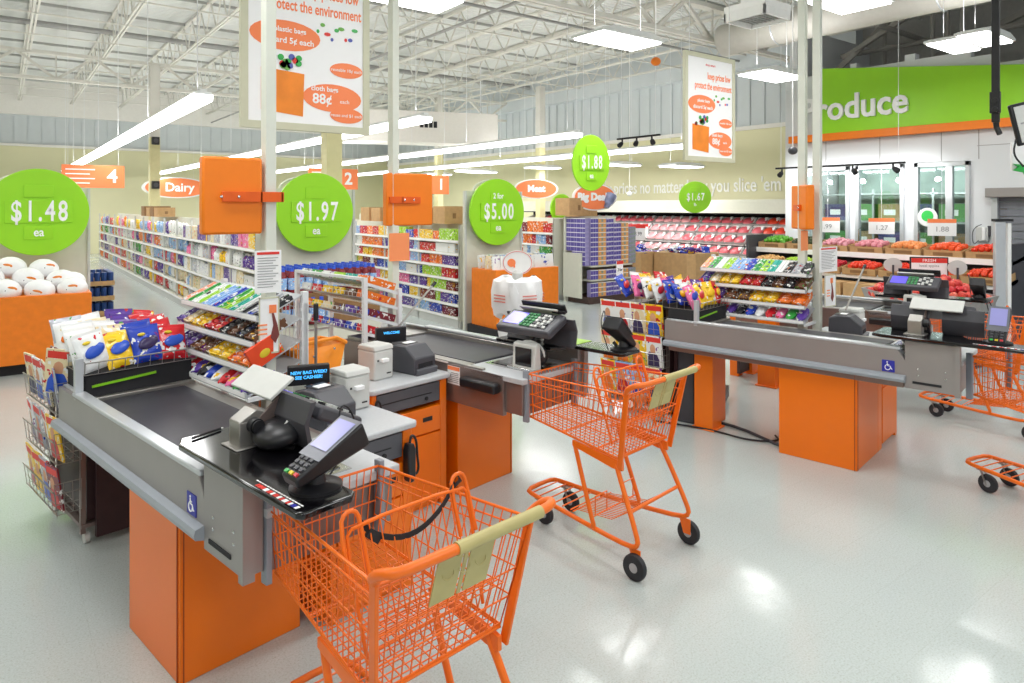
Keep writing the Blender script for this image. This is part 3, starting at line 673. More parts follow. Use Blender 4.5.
cabinet('b', 2.25, 3.13, .55, .55, 'orange cabinet with a pale grey top, farther of the two, touching the second checkout', (.0, 'black telephone handset hanging on the farther orange register cabinet'))
cabinet('c', 5.575, 1.425, .45, .55, 'orange register cabinet behind the third checkout base', (.44, 'black telephone handset on the far cabinet behind the third checkout'))

def dark_printer(u, v, z, lab, rz=0):
    t = thing('receipt_printer', lab, 'receipt printer', LF(u, v, z), AL+rz)
    t.scale = (1.2, 1.2, 1.12)
    MB().prism([(-.1, 0), (.1, 0), (.1, .13), (.04, .15), (-.03, .15), (-.1, .09)], -.075, .075, 'x').build('printer_body', DGREY, t, bevel=.008)
    MB().box(-.05, .05, -.102, -.09, .035, .06).build('paper_mouth', BLACKM, t)
    MB().prism([(-.1, .0), (-.115, .0), (-.12, .03), (-.1, .035)], -.07, .07, 'x').build('front_lip', DGREY2, t, bevel=.003)
    MB().box(-.045, .045, -.005, .07, .15, .153, 0).box(-.03, .03, .0, .04, .152, .156, 1).build('top_cover', [BLACK, WPAPER], t, bevel=.002)
    return t
def pale_printer(u, v, z, lab, rz=0):
    t = thing('slip_printer', lab, 'slip printer', LF(u, v, z), AL+rz)
    MB().box(-.07, .07, -.08, .08, 0, .17).build('printer_body', PGREY, t, bevel=.01)
    MB().prism([(-.083, .17), (.083, .17), (.07, .2), (-.07, .2)], -.073, .073, 'x').build('printer_lid', PGREY, t, bevel=.008)
    MB().box(-.03, .02, -.105, -.08, .105, .125).build('paper_lip', WPAPER, t, bevel=.003); MB().box(.02, .05, -.083, -.08, .03, .037, 0).box(-.05, -.04, -.083, -.08, .11, .12, 0).build('name_badge', TXTK, t)
    return t
def pole_display(u, v, z, lab, tx, h=.16, rz=0):
    t = thing('customer_display', lab, 'customer display', LF(u, v, z), AL+rz)
    MB().cyl((0, 0, 0), (0, 0, h-.02), .012, 12).lathe([(.05, 0), (.045, .01), (.01, .015)], n=20).build('display_stand', BLACK, t)
    b = MB().box(-.1, .1, -.02, .02, h-.02, h+.075).build('display_box', BLACK, t, bevel=.005)
    for i, q in enumerate(tx): text('display_lettering', q, .022, CYAN, b, (0, -.021, h+.042-i*.024), ex=.0005, off=.0006)
    return t
dark_printer(1.76, 2.82, .78, 'dark grey receipt printer on the nearer register cabinet', .1)
pale_printer(1.99, 2.96, .78, 'pale grey slip printer with a lid on the nearer register cabinet')
pole_display(1.80, 3.03, .78, 'black customer display with blue letters on the nearer register cabinet', ['NEW BAG WEEK?', 'SEE CASHIER!'], .16, rz=-.45)
dark_printer(2.69, 3.33, .78, 'dark grey receipt printer on the farther register cabinet', .1)
pale_printer(2.44, 3.36, .78, 'pale grey slip printer beside a dark one on the farther register cabinet', .05)
pole_display(2.72, 3.58, .78, 'small black customer display with blue letters on the farther register cabinet', ['WELCOME'], .16, rz=-.35)
dark_printer(5.72, 1.70, .78, 'dark receipt printer on the cabinet behind the third checkout', .1)
pale_printer(5.9, 1.72, .78, 'pale slip printer on the cabinet behind the third checkout')

# orange basket seat behind the display
def tote(u, v, z, lab):
    t = thing('hand_basket', lab, 'basket', LF(u, v, z), AL+.15)
    m = MB()
    m.add([(-.13, -.09, 0), (.13, -.09, 0), (.13, .09, 0), (-.13, .09, 0), (-.17, -.11, .2), (.17, -.11, .2), (.17, .11, .2), (-.17, .11, .2)], [(0, 1, 2, 3), (0, 4, 5, 1), (1, 5, 6, 2), (2, 6, 7, 3), (3, 7, 4, 0)])
    o = m.build('basket_shell', mat('amber_orange', '#f7931e', .45, bump=.3, scale=12), t); sd = o.modifiers.new('s', 'SOLIDIFY'); sd.thickness = .01
    MB().tube([(-.17, -.11, .2), (-.1, -.11, .235), (.1, -.11, .235), (.17, -.11, .2), (.17, .11, .2), (-.17, .11, .2)], .012, 8, closed=True).build('rolled_rim', MATS['amber_orange'], t)
    MB().ell((-.06, -.12, .16), (.008, .006, .008), 8, 5).ell((.08, -.12, .18), (.008, .006, .008), 8, 5).build('rivets', CHROME, t)
    return t
tote(2.02, 3.40, .83, 'amber orange rounded basket standing behind the black customer display')
o = MB().box(-.16, .16, -.2, .2, 0, .83).build('side_cabinet', ORANGE, None, LF(2.04, 3.5), (0, 0, AL), bevel=.004); tag(o, 'plain orange cabinet under the amber basket beside the candy rack', 'cabinet')
o = MB().box(-.25, .25, -.3, .3, .0, .45, 0).box(-.26, .26, -.31, .31, .45, .62, 1).build('storage_chest', [ORANGE, DARKRED], None, LF(2.48, 4.2), (0, 0, AL), bevel=.005); tag(o, 'low orange chest with a maroon lid below the white wire rack', 'chest')

# ------------------------------------------------------------------ white poles with orange lane boxes
def pole(u, v, w, lab, up=5.6, z0=0):
    t = thing('lane_pole', lab, 'pole', LF(u, v), AL)
    MB().box(-w/2, w/2, -w/2, w/2, z0, up).build('pole_shaft', OFFW, t, bevel=.004)
    MB().box(-w/2-.02, w/2+.02, -w/2-.02, w/2+.02, z0, z0+.02).build('floor_plate', OFFW, t)
    return t
P1 = LF(1.70, 3.24); P2 = LF(3.21, 4.19); P3 = LF(5.74, 2.05); P3B = LF(5.76, 1.94)
pole(1.70, 3.24, .056, 'thick off-white pole standing behind the first candy rack')
pole(3.21, 4.19, .062, 'off-white pole at the end of the second conveyor belt')
pole(5.74, 2.05, .06, 'off-white pole of the pair behind the third conveyor, holding the orange box')
pole(5.76, 1.94, .06, 'off-white pole of the pair behind the third conveyor, holding the paper notices')
def lane_box(P, off, W, H, lab, rz, band=True, th=.07, z=1.85):
    t = thing('lane_sign_box', lab, 'lane sign', (P.x, P.y, z), rz)
    MB().box(off-W/2, off+W/2, -th/2, th/2, -H/2, H/2).build('box_body', ORANGEP, t, bevel=.012)
    lo, hi = min(off-W*.2, -.05), max(off+W*.2, .06)
    if band:
        MB().box(lo, hi, -.056-th*0, -.045, -.03, .02).box(-.056, -.045, -.056, .056, -.03, .02).box(.045, .056, -.056, .056, -.03, .02).build('mounting_band', mat('dark_orange_band', '#ea5f08', .4), t, bevel=.002)
        MB().ell((off-.06, -.06, -.005), (.008, .006, .008), 8, 5).ell((off+.02, -.06, -.005), (.008, .006, .008), 8, 5).build('bolts', CHROME, t)
    return t
lane_box(P1, -.18, .28, .375, 'large orange lane sign box on the thick pole by the first candy rack', .0)
lane_box(P2, .125, .40, .40, 'orange lane sign box on the pole at the second conveyor belt', .0)
lane_box(P3, -.0, .07, .36, 'narrow orange lane sign box seen edge-on at the third checkout', R(-37), th=.30, z=1.79, band=True)
def card(name, P, dx, dy, z, W, H, lab, cat, rz, kind):
    t = thing(name, lab, cat, (P.x+dx, P.y+dy, z), rz)
    MB().box(-W/2, W/2, -.003, 0, -H/2, H/2).build('card_sheet', PEACH if kind == 'blank' else WPAPER, t)
    if kind == 'text':
        m = MB(); m.box(-W*.42, W*.42, -.0045, -.003, H*.40, H*.46, 0)
        for k in range(12): m.box(-W*.4, W*(.38-.1*((k*7) % 3)), -.0045, -.003, H*(.32-k*.062)-.002, H*(.32-k*.062)+.002, 1)
        m.build('printed_lines', [RED, TXT], t)
    if kind == 'bag':
        MB().box(-W/2, W/2, -.005, -.002, -H/2, -H/2+.008).box(-W/2, W/2, -.005, -.002, H/2-.008, H/2).box(-W/2, -W/2+.006, -.005, -.002, -H/2, H/2).box(W/2-.006, W/2, -.005, -.002, -H/2, H/2).build('card_frame', BEIGEF, t)
        m = MB(); m.box(-.0, .035, -.006, -.003, .06, .10, 0).prism([(.012, .06), (.02, .0), (.006, -.06), (.03, -.09), (.05, -.05), (.04, .0), (.022, .06)], -.006, -.003, 'y', 1)
        for k in range(3): m.box(-.055, -.01, -.006, -.003, .0-k*.022, .008-k*.022, 2)
        m.build('bag_picture', [ORANGEC, mat('maroon_print', '#7d3a35', .5), PEACH], t)
    return t
card('notice_sheet', P1, -.02, -.055, 1.475, .13, .21, 'white printed notice taped to the thick pole above the bag card', 'notice', 0, 'text')
card('bag_advert', P1, -.02, -.07, 1.21, .10, .28, 'framed card with a bag on a strap fixed low on the thick pole', 'advert', 0, 'bag')
card('lane_flag', P2, .02, -.055, 1.49, .17, .21, 'blank peach card on the pole under the second orange box', 'card', 0, 'blank')
card('lane_flag', P3, -.07, -.055, 1.52, .10, .16, 'blank peach card below the edge-on orange box', 'card', 0, 'blank')
card('notice_sheet', P3B, .03, -.075, 1.37, .27, .20, 'white printed notice on the pair of poles before the fruit stand', 'notice', 0, 'text')
card('bag_advert', P3B, .03, -.09, 1.12, .17, .26, 'card with a bag picture on the pair of poles above the third conveyor', 'advert', 0, 'bag')
# stalks with black ends rising from the counters
def wand(p, q, lab):
    t = thing('microphone_wand', lab, 'wand', p); q = Vector(q)-Vector(p)
    MB().cyl((0, 0, 0), q, .008, 8).build('wand_rod', STEEL, t); MB().cyl(q*.96, q*1.03, .013, 12).build('wand_tip', BLACK, t)
wand(LF(2.95, 3.95, .83), LF(3.45, 4.0, 1.20), 'thin steel rod with a black tip leaning from the second checkout')
wand(LF(5.75, 1.72, .98), LF(6.35, 1.75, 1.28), 'thin steel rod with a black tip leaning beside the pair of poles')
wand(LF(1.93, 3.18, .0), LF(1.935, 3.185, 1.25), 'upright thin rod with a black tip beside the amber basket')
t = thing('coin_tray', 'small pale desk device at the foot of the thick pole', 'device', LF(1.82, 3.18, .78), AL)
MB().prism([(-.05, 0), (.05, 0), (.05, .11), (.0, .15), (-.05, .13)], -.05, .05, 'x').build('device_body', OFFW, t, bevel=.006); MB().box(-.035, .035, -.053, -.05, .05, .09).build('device_slot', DGREY, t)
# ------------------------------------------------------------------ shopping carts
def make_cart(lab, group=None, strap=False, seat=True):
    t = thing('shopping_cart', lab, 'shopping cart', (0, 0, 0), 0, group)
    TR, TF, BR, BF = (.262, .03, .885), (.205, .75, .855), (.222, .12, .545), (.182, .755, .61)
    sx = lambda p, k: (p[0]*k, p[1], p[2])
    V = Vector
    # basket: side, front and floor lattices
    m = MB(); r = .0021
    for k in (-1, 1):
        a, b, c, d = map(V, (sx(BR, k), sx(TR, k), sx(TF, k), sx(BF, k)))
        n = 20
        for i in range(n+1):
            q = i/n; m.tube([a.lerp(d, q), b.lerp(c, q)], r, 4)
        for q in (.02, .3, .55, .8): m.tube([a.lerp(b, q), d.lerp(c, q)], r*1.3, 5)
        m.tube([b, c], .0048, 8); m.tube([V(b)-V((0, 0, .035)), V(c)-V((0, 0, .035))], .003, 6)
        m.tube([a, d], .0048, 8)
    a, b, c, d = map(V, (sx(BF, -1), sx(TF, -1), sx(TF, 1), sx(BF, 1)))
    for i in range(15): q = i/14; m.tube([a.lerp(d, q), b.lerp(c, q)], r, 4)
    for q in (.25, .5, .75): m.tube([a.lerp(b, q), d.lerp(c, q)], r*1.3, 5)
    m.tube([b, c], .0048, 8); m.tube([a, d], .0048, 8)
    m.lattice(sx(BR, -1), sx(BF, -1), sx(BF, 1), sx(BR, 1), 26, 13, r)
    for q in (.22, .6): m.tube([V(sx(BR, -1)).lerp(V(sx(BF, -1)), q), V(sx(BR, 1)).lerp(V(sx(BF, 1)), q)], .005, 6)
    m.build('wire_basket', ORANGEW, t)
    # rear gate
    m = MB(); a, b, c, d = map(V, (sx(BR, -1), sx(TR, -1), sx(TR, 1), sx(BR, 1)))
    for i in range(16): q = i/15; m.tube([a.lerp(d, q), b.lerp(c, q)], r, 4)
    for q in (.03, .28, .55, .97): m.tube([a.lerp(b, q), d.lerp(c, q)], r*1.4, 5)
    m.tube([b, c], .0045, 8); m.tube([a, d], .006, 8)
    m.build('rear_gate', ORANGEW, t)
    # folding child seat
    m = MB(); z0, z1 = .70, .93; y0, y1 = .17, .26
    m.tube([(-.2, y0, .60), (-.215, y1, z1-.03), (-.19, y1, z1), (.19, y1, z1), (.215, y1, z1-.03), (.2, y0, .60)], .0055, 8, smooth=1)
    for i in range(11):
        x = -.17+i*.034; m.tube([(x, y0-.01, .60), (x*1.05, y1, z1)], r, 4)
    for z in (.68, .78): m.tube([(-.205, y0+(z-.6)*.27, z), (.205, y0+(z-.6)*.27, z)], r*1.3, 5)
    for k in (-1, 1):
        m.tube([(k*.19-.035, .22, .80), (k*.19-.035, .27, .94), (k*.19-.018, .275, .965), (k*.19+.012, .275, .965), (k*.19+.025, .27, .94), (k*.19+.025, .22, .8)], .0065, 8, smooth=1)
    m.lattice((-.2, .08, .70), (-.2, .20, .69), (.2, .20, .69), (.2, .08, .70), 5, 12, r)
    m.build('folding_seat', ORANGEW, t)
    # handle
    hz = .948
    m = MB().tube([(-.262, .04, .89), (-.285, .02, .92), (-.285, -.03, hz), (-.262, -.055, hz), (-.15, -.06, hz), (.15, -.06, hz), (.262, -.055, hz), (.285, -.03, hz), (.285, .02, .92), (.262, .04, .89)], .0135, 12, smooth=2)
    m.tube([(-.27, .0, .925), (-.2, -.02, .935), (.2, -.02, .935), (.27, .0, .925)], .005, 6)
    h = m.build('handle_bar', ORANGEW, t)
    MB().tube([(-.09, -.06, hz), (.21, -.06, hz)], .0175, 14).build('handle_grip', BEIGEG, h)
    f = MB()
    for x0, x1 in ((-.13, -.05), (-.042, -.030), (-.022, .06)):
        f.add([(x0, -.045, hz-.01), (x1, -.045, hz-.01), (x1, .0, hz-.155), (x0, .0, hz-.155), (x0, -.041, hz-.01), (x1, -.041, hz-.01), (x1, .004, hz-.155), (x0, .004, hz-.155)], [(0, 1, 2, 3), (7, 6, 5, 4), (0, 4, 5, 1), (1, 5, 6, 2), (2, 6, 7, 3), (3, 7, 4, 0)])
        f.tube([((x0+x1)/2+.02*math.cos(i*PI/6), -.025+.003*math.sin(i*PI/6), hz-.07+.02*math.sin(i*PI/6)) for i in range(12)], .0015, 4, closed=True)
    f.build('beige_flap', BEIGEG, h)
    # frame
    for k in (-1, 1):
        MB().bar((k*.268, .035, .895), (k*.226, .105, .50), .03, .012, up=(1, 0, 0)).build('rear_post', ORANGEW, t, bevel=.003)
        m = MB()
        m.prism([(.10, .53), (.42, .565), (.42, .535), (.16, .485), (.10, .485)], k*.205-.008, k*.205+.008, 'x')
        m.build('side_bracket', ORANGEW, t, bevel=.002)
        m = MB().tube([(k*.2, .15, .52), (k*.215, .10, .42), (k*.235, .0, .21), (k*.237, -.01, .165), (k*.232, .03, .14), (k*.2, .25, .135), (k*.145, .6, .14), (k*.13, .78, .145), (k*.11, .84, .15), (0, .845, .15)], .0125, 10, smooth=1)
        m.tube([(k*.195, .42, .55), (k*.195, .38, .42), (k*.205, .30, .20), (k*.205, .28, .15), (k*.195, .3, .14), (k*.185, .36, .138)], .012, 10, smooth=1)
        m.build('base_frame', ORANGEW, t)
    m = MB().tube([(-.225, .05, .30), (.225, .05, .30)], .009, 8)
    for i in range(17):
        x = -.16+i*.02; m.tube([(x, .02+.03, .30), (x, .2, .20), (x*.9, .45, .17)], r, 4)
    m.tube([(-.2, .3, .19), (.2, .3, .19)], .004, 6); m.tube([(-.17, .45, .165), (.17, .45, .165)], .004, 6)
    for k in (-1, 1): m.tube([(k*.12-.05, .3, .19), (k*.12-.05, .3, .29), (k*.12+.05, .3, .29), (k*.12+.05, .3, .19)], .0035, 6)
    m.build('lower_rack', ORANGEW, t)
    m = MB()
    for i in range(6): m.tube([(-.13+i*.004, .5+.06*i, .146), (.13-i*.004, .5+.06*i, .146)], .004, 6)
    m.build('front_crossbars', ORANGEW, t)
    # gray corner guards
    for k in (-1, 1):
        MB().prism([(k*.212-.008, .75-.012), (k*.212+.012, .75-.012), (k*.212+.012, .772), (k*.212-.012, .772)], 0, .29, 'z', T=Matrix.Translation((0, 0, .585))).build('corner_guard', mat('guard_grey', '#8d929b', .4), t, bevel=.003)
    # wheels
    for k in (-1, 1):
        MB().hexa([(k*.232-.003, -.02, .06), (k*.232+.003, -.02, .06), (k*.232+.003, .02, .06), (k*.232-.003, .02, .06), (k*.232-.003, -.02, .14), (k*.232+.003, -.02, .14), (k*.232+.003, .045, .14), (k*.232-.003, .045, .14)]).build('wheel_fork', ORANGEW, t)
        def wheel(x, y, rr, nm='wheel'):
            w_ = MB().lathe([(rr*.62, -.014), (rr*.95, -.014), (rr, -.008), (rr, .008), (rr*.95, .014), (rr*.62, .014)], (x, y, rr), 24, rot=(0, PI/2, 0)).build(nm, TYRE, t)
            MB().lathe([(.012, -.016), (rr*.3, -.015), (rr*.64, -.010), (rr*.64, .010), (rr*.3, .015), (.012, .016)], (x, y, rr), 20, rot=(0, PI/2, 0)).build('wheel_hub', HUB, w_)
        wheel(k*.25, 0, .063); wheel(k*.115, .70, .056)
        MB().bar((k*.115-.018, .70, .05), (k*.115-.018, .735, .135), .02, .003, up=(0, 1, 0)).bar((k*.115+.018, .70, .05), (k*.115+.018, .735, .135), .02, .003, up=(0, 1, 0)).box(k*.115-.022, k*.115+.022, .70, .76, .128, .138).build('caster_fork', STEEL, t)
    if strap:
        s = MB(); pts = [(-.165, .27, .93), (-.13, .255, .885), (-.05, .235, .855), (.03, .235, .86), (.12, .25, .90), (.17, .27, .945)]
        P = [V(p) for p in pts]
        Q = [P[0]]
        for i in range(len(P)-1):
            for h_ in (1/3, 2/3, 1.0): Q.append(P[i].lerp(P[i+1], h_))
        for _ in range(3): Q = [Q[0]]+[(Q[i-1]+Q[i]*2+Q[i+1])/4 for i in range(1, len(Q)-1)]+[Q[-1]]
        for i in range(len(Q)-1): s.bar(Q[i]-(Q[i+1]-Q[i])*.05, Q[i+1], .0035, .016, up=(0, 0, 1))
        s.tube([(.165, .27, .93), (.185, .26, .95), (.19, .28, .96), (.165, .285, .94)], .006, 6, closed=True)
        s.obox((-.13, .255, .885), (.05, .012, .026), (0, .7, 0))
        s.build('black_strap', BLACKM, t)
    return t
def deep_copy(o, parent=None):
    c = o.copy(); COL.objects.link(c)
    if parent: c.parent = parent
    for ch in o.children: deep_copy(ch, c)
    return c
c1 = make_cart('orange wire shopping cart with a black strap, in front of the first checkout', 'orange shopping carts', strap=True)
c2 = deep_copy(c1)
for ch in list(c2.children):
    if ch.name.startswith('black_strap'): bpy.data.objects.remove(ch)
c2['label'] = 'orange wire shopping cart standing alone in the middle of the floor'
c3 = deep_copy(c2); c3['label'] = 'orange wire shopping cart parked behind the steel bay of the third checkout'
c4 = deep_copy(c2); c4['label'] = 'orange shopping cart of which only the front bumper and casters reach into the picture'
c1.location = (.99, 1.51, 0); c1.rotation_euler = (0, 0, R(7))
c2.location = (2.69, 2.31, 0); c2.rotation_euler = (0, 0, R(8.5))
c3.location = (6.55, 1.80, 0); c3.rotation_euler = (0, 0, R(2))
c4.location = (4.95, 0.93, 0); c4.rotation_euler = (0, 0, R(-11))
# product lying in the second cart's seat
o = MB().cyl((-.07, 0, 0), (.07, 0, 0), .035, 18, 0).cyl((-.075, 0, 0), (.075, 0, 0), .02, 14, 1).build('paper_roll', [mat('amber_jar', '#b07048', .3), WPAPER], None, (2.78, 2.58, .735), (0, 0, .3)); tag(o, 'brown wrapped roll lying on the child seat of the lone cart', 'roll')
# ------------------------------------------------------------------ goods
PAL = {'red': '#d3222b', 'blue': '#2444b8', 'yellow': '#f3c81f', 'white': '#eceeee', 'purple': '#5b3a9a', 'green': '#3aa544', 'orange': '#f27a1f',
       'pink': '#ee6fa6', 'brown': '#6b4228', 'black': '#26262b', 'teal': '#2fb0a0', 'pale blue': '#8fb6e6', 'cream': '#ead9b0', 'lime': '#a5d63a', 'maroon': '#7a1f2b', 'silver': '#b9bcc4', 'peach': '#f6a184'}
def item(me, name, loc, rz, colour, label, cat, group=None, rot=None, sc=None):
    o = bpy.data.objects.new(name, me); COL.objects.link(o); o.location = loc
    o.rotation_euler = rot if rot else (0, 0, rz)
    o.color = srgb(PAL.get(colour, colour))+[1]
    if sc: o.scale = sc
    return tag(o, label, cat, group)
_mc = {}
def M_(key, fn, mats):
    if key not in _mc: _mc[key] = fn().mesh(key if isinstance(key, str) else key[0], mats)
    return _mc[key]
def carton(w, d, h): return M_(('carton', w, d, h), lambda: MB().box(-w/2, w/2, -d/2, d/2, 0, h), PACK)
def pillow(w, h, th, mt=None):
    def f():
        m = MB(); nx, nz = 14, 16; g = {}
        for s in (1, -1):
            for i in range(nx+1):
                for j in range(nz+1):
                    a, b = i/nx, j/nz
                    e = (math.sin(PI*a)**.55)*(math.sin(PI*b)**.5)*(1+.16*math.sin(7*a+5*b)+.12*math.cos(13*b-4*a)) if 0 < a < 1 and 0 < b < 1 else 0
                    g[s, i, j] = len(m.v); m.v.append(((a-.5)*w*(1-.05*math.sin(PI*b)), s*th/2*e+.001*s, b*h))
            for i in range(nx):
                for j in range(nz):
                    m.f.append((g[s, i, j], g[s, i+1, j], g[s, i+1, j+1], g[s, i, j+1])); m.m.append(0)
        m.box(-w/2, w/2, -.002, .002, h-.002, h+h*.06, 0)
        m.ell((.004, -th/2+.002, h*.52), (w*.36, .011, h*.17), 16, 7, 1, rot=(0, -.35, 0)); m.ell((-w*.15, -th/2+.004, h*.78), (w*.14, .008, h*.05), 10, 5, 2)
        return m
    return M_(('pillow', w, h, th), f, mt or [PACKF, INK, KYEL])
def bottle(r, h, capc):
    def f(): return MB().lathe([(r*.9, 0), (r, h*.05), (r, h*.6), (r*.75, h*.72), (r*.36, h*.85), (r*.36, h*.88)], n=12, m=0).lathe([(r*.42, h*.87), (r*.42, h)], n=10, m=1)
    return M_(('bottle', r, h), f, [PACKT, capc])
CAPB = mat('blue_cap', '#3d62d8', .35); CAPW = mat('white_cap', '#eeeeee', .4)
def can(r, h): return M_(('can', r, h), lambda: MB().lathe([(r*.92, 0), (r, .004), (r, h-.004), (r*.92, h)], n=12), PACKT)
def fruit(): return M_('fruit', lambda: MB().lathe([(.008, -.036), (.03, -.03), (.039, 0), (.034, .024), (.018, .034), (.006, .028)], n=12, m=0).cyl((0, 0, .026), (.004, 0, .042), .0025, 5, 1), [FRUIT, CARDD])

def at(o, loc): return o.matrix_world @ Vector(loc)

# --- tilted candy racks beside the belts
def candy_rack(n, where):
    u, v, s = LANES[n]
    L = .92; b0 = .53; loc = place(n, .58, b0, 0)
    t = thing('candy_rack', 'white tilted-shelf candy rack '+where, 'candy rack', loc, AL)
    T = lambda x, y, z: LF(u+s*(.58+x), v+b0+y, z)
    tilt = R(24)
    def B(mb, *a, **k):
        if s < 0: mb.v = [(-p[0], p[1], p[2]) for p in mb.v]
        return mb.build(*a, **k)
    up = MB()
    for y in (0, L):
        up.box(.27, .30, y-.015, y+.015, 0 if n != 2 else 0, 1.36); up.bar((.28, y, .86), (-.02, y, .86), .02); up.bar((.28, y, .86), (.28, y, 1.3), .03)
    for k in range(9): up.box(.262, .268, -.006, .006, .86+.05*k, .875+.05*k); up.box(.262, .268, L-.006, L+.006, .86+.05*k, .875+.05*k)
    B(up, 'rack_upright', WHITEG, t)
    up = MB(); up.lattice((.27, 0, .84), (.27, 0, 1.33), (.27, L, 1.33), (.27, L, .84), 9, 23, .002); B(up, 'wire_back', WHITEG, t)
    for k, z in enumerate((.885, 1.0, 1.125, 1.25)):
        x0 = -.03+.02*k
        sh = MB()
        sh.prism([(x0, z-.02), (x0, z+.012), (x0+.005, z+.012), (x0+.008, z-.012), (.27, z-.012+(.27-x0)*math.tan(tilt)), (.27, z-.02+(.27-x0)*math.tan(tilt))], 0, L, 'y')
        so = B(sh, 'shelf', ALU, t)
        B(MB().box(x0-.002, x0, .01, L-.01, z-.014, z+.008), 'price_strip', WPAPER, so)
    # goods on the shelves : slope from front lip to back
    NM = {0: 'lowest', 1: 'second', 2: 'third', 3: 'top'}
    cols = {3: ['peach', 'green', 'white', 'lime', 'pale blue', 'pale blue', 'blue', 'green', 'lime', 'teal', 'white', 'black', 'silver', 'black'],
            2: ['purple', 'cream', 'yellow', 'yellow', 'red', 'red', 'black', 'brown', 'black', 'brown'],
            1: ['purple', 'purple', 'brown', 'brown', 'yellow', 'yellow', 'orange', 'orange'],
            0: ['white', 'pink', 'red', 'purple', 'black', 'blue', 'white', 'red', 'pink', 'green', 'purple']}
    kinds = {3: ('gum_pack', 'pack of gum', .0), 2: ('candy_box', 'open candy box', 0), 1: ('candy_box', 'open candy box', 0), 0: ('candy_bag', 'bag of candy', 0)}
    for k, z in enumerate((.885, 1.0, 1.125, 1.25)):
        x0 = -.03+.02*k; cl = cols[k]; N = len(cl); wd = L/N
        for i, c in enumerate(cl):
            y = L-(i+.5)*wd
            ztop = z-.008
            nm, word, _ = kinds[k]
            if k == 3: me = M_(('gum', round(wd, 3)), lambda: MB().box(0, .20, -wd*.46, wd*.46, 0, .022).box(0, .2, -wd*.1, wd*.1, .022, .028), PACK)
            elif k == 0: me = M_(('candybag', round(wd, 3)), lambda: MB().ell((.09, 0, .02), (.10, wd*.5, .026), 12, 7), PACKF)
            else:
                def f():
                    m = MB().box(0, .19, -wd*.46, wd*.46, 0, .03, 0).box(0, .008, -wd*.46, wd*.46, 0, .04, 0).box(0, .19, -wd*.46, -wd*.42, 0, .045, 0).box(0, .19, wd*.42, wd*.46, 0, .045, 0)
                    nb = 5
                    for q in range(nb): m.ell((.025+q*.034, 0, .036), (.016, wd*.4, .012), 8, 5, 0)
                    return m
                me = M_(('candybox', round(wd, 3)), f, PACKT)
            o = item(me, nm, T(x0+.012, y, ztop+.0), AL if s > 0 else AL+PI, c,
                     '%s %s on the %s candy rack shelf %s' % (c, word, NM[k], where.split(',')[0]), 'candy', '%s %ss on the %s shelf of the rack %s' % (c, word, NM[k], where.split(',')[0]),
                     rot=Euler((0, -tilt, AL if s > 0 else AL+PI)))
    if n == 1:
        T2 = Matrix.Translation(T(.05, .0, 1.06)) @ Euler((R(0), R(-28), AL)).to_matrix().to_4x4()
        o = MB().box(-.06, .1, -.012, .012, -.04, .07, 0).ell((.02, -.013, .01), (.03, .002, .02), 12, 6, 1).build('display_box', [mat('orange_candy_box', '#ee4a1c', .4), KYEL], None)
        o.matrix_world = T2; tag(o, 'orange candy display box tilted at the end of the third shelf by the thick pole', 'candy')
    return t
candy_rack(1, 'beside the first belt, against the thick pole')
candy_rack(3, 'beside the third belt, against the pair of poles')

# --- white wire rack at the second belt, seen from behind
wr = thing('wire_rack', 'white wire candy rack seen from behind at the far end of the second belt', 'wire rack', LF(2.80, 3.98), AL)
m = MB()
for y in (0, .9):
    for x in (0, .3):
        m.box(x-.015, x+.015, y-.015, y+.015, 0.0 if x == 0 else (.87 if y == 0 else .45), 1.30 if x == 0 else 1.2)
m.box(-.015, .015, 0, .9, 1.28, 1.30); m.box(-.02, .32, -.01, .01, .8, .82); m.box(-.02, .32, .89, .91, .8, .82)
for y in (0.0,): 
    for k in range(22): m.box(-.019, -.014, y-.005, y+.005, .5+k*.035, .515+k*.035)
m.build('rack_upright', WHITEG, wr)
for k, z in enumerate((.85, .97, 1.09, 1.2)):
    q = MB(); q.lattice((0, 0, z+.07), (.33, 0, z-.04), (.33, .9, z-.04), (0, .9, z+.07), 5, 14, .0018)
    q.lattice((0, 0, z+.07), (0, 0, z+.10), (0, .9, z+.10), (0, .9, z+.07), 1, 18, .0018)
    q.tube([(.33, 0, z-.04), (.33, .9, z-.04)], .006, 6).bar((0, 0, z+.06), (.33, 0, z-.05), .006, .02, up=(0, 0, 1))
    q.build('wire_shelf', WHITEG, wr)
    cs = [['white', 'red', 'blue', 'purple', 'blue', 'red'], ['orange', 'yellow', 'cream', 'brown', 'purple', 'maroon'], ['white', 'red', 'yellow', 'yellow', 'brown', 'orange'], ['silver', 'green', 'white', 'lime', 'teal', 'orange']][k]
    for i, c in enumerate(cs):
        me = M_('snackbox', lambda: MB().box(0, .25, -.065, .065, 0, .05), PACK)
        item(me, 'candy_box', LF(2.80+.03, 3.98+.83-i*.15, z+.065), 0, c, '%s candy box on the %s shelf of the white wire rack' % (c, ['lowest', 'second', 'third', 'top'][k]), 'candy', '%s boxes on the %s wire shelf' % (c, ['lowest', 'second', 'third', 'top'][k]), rot=Euler((0, R(18), AL)))

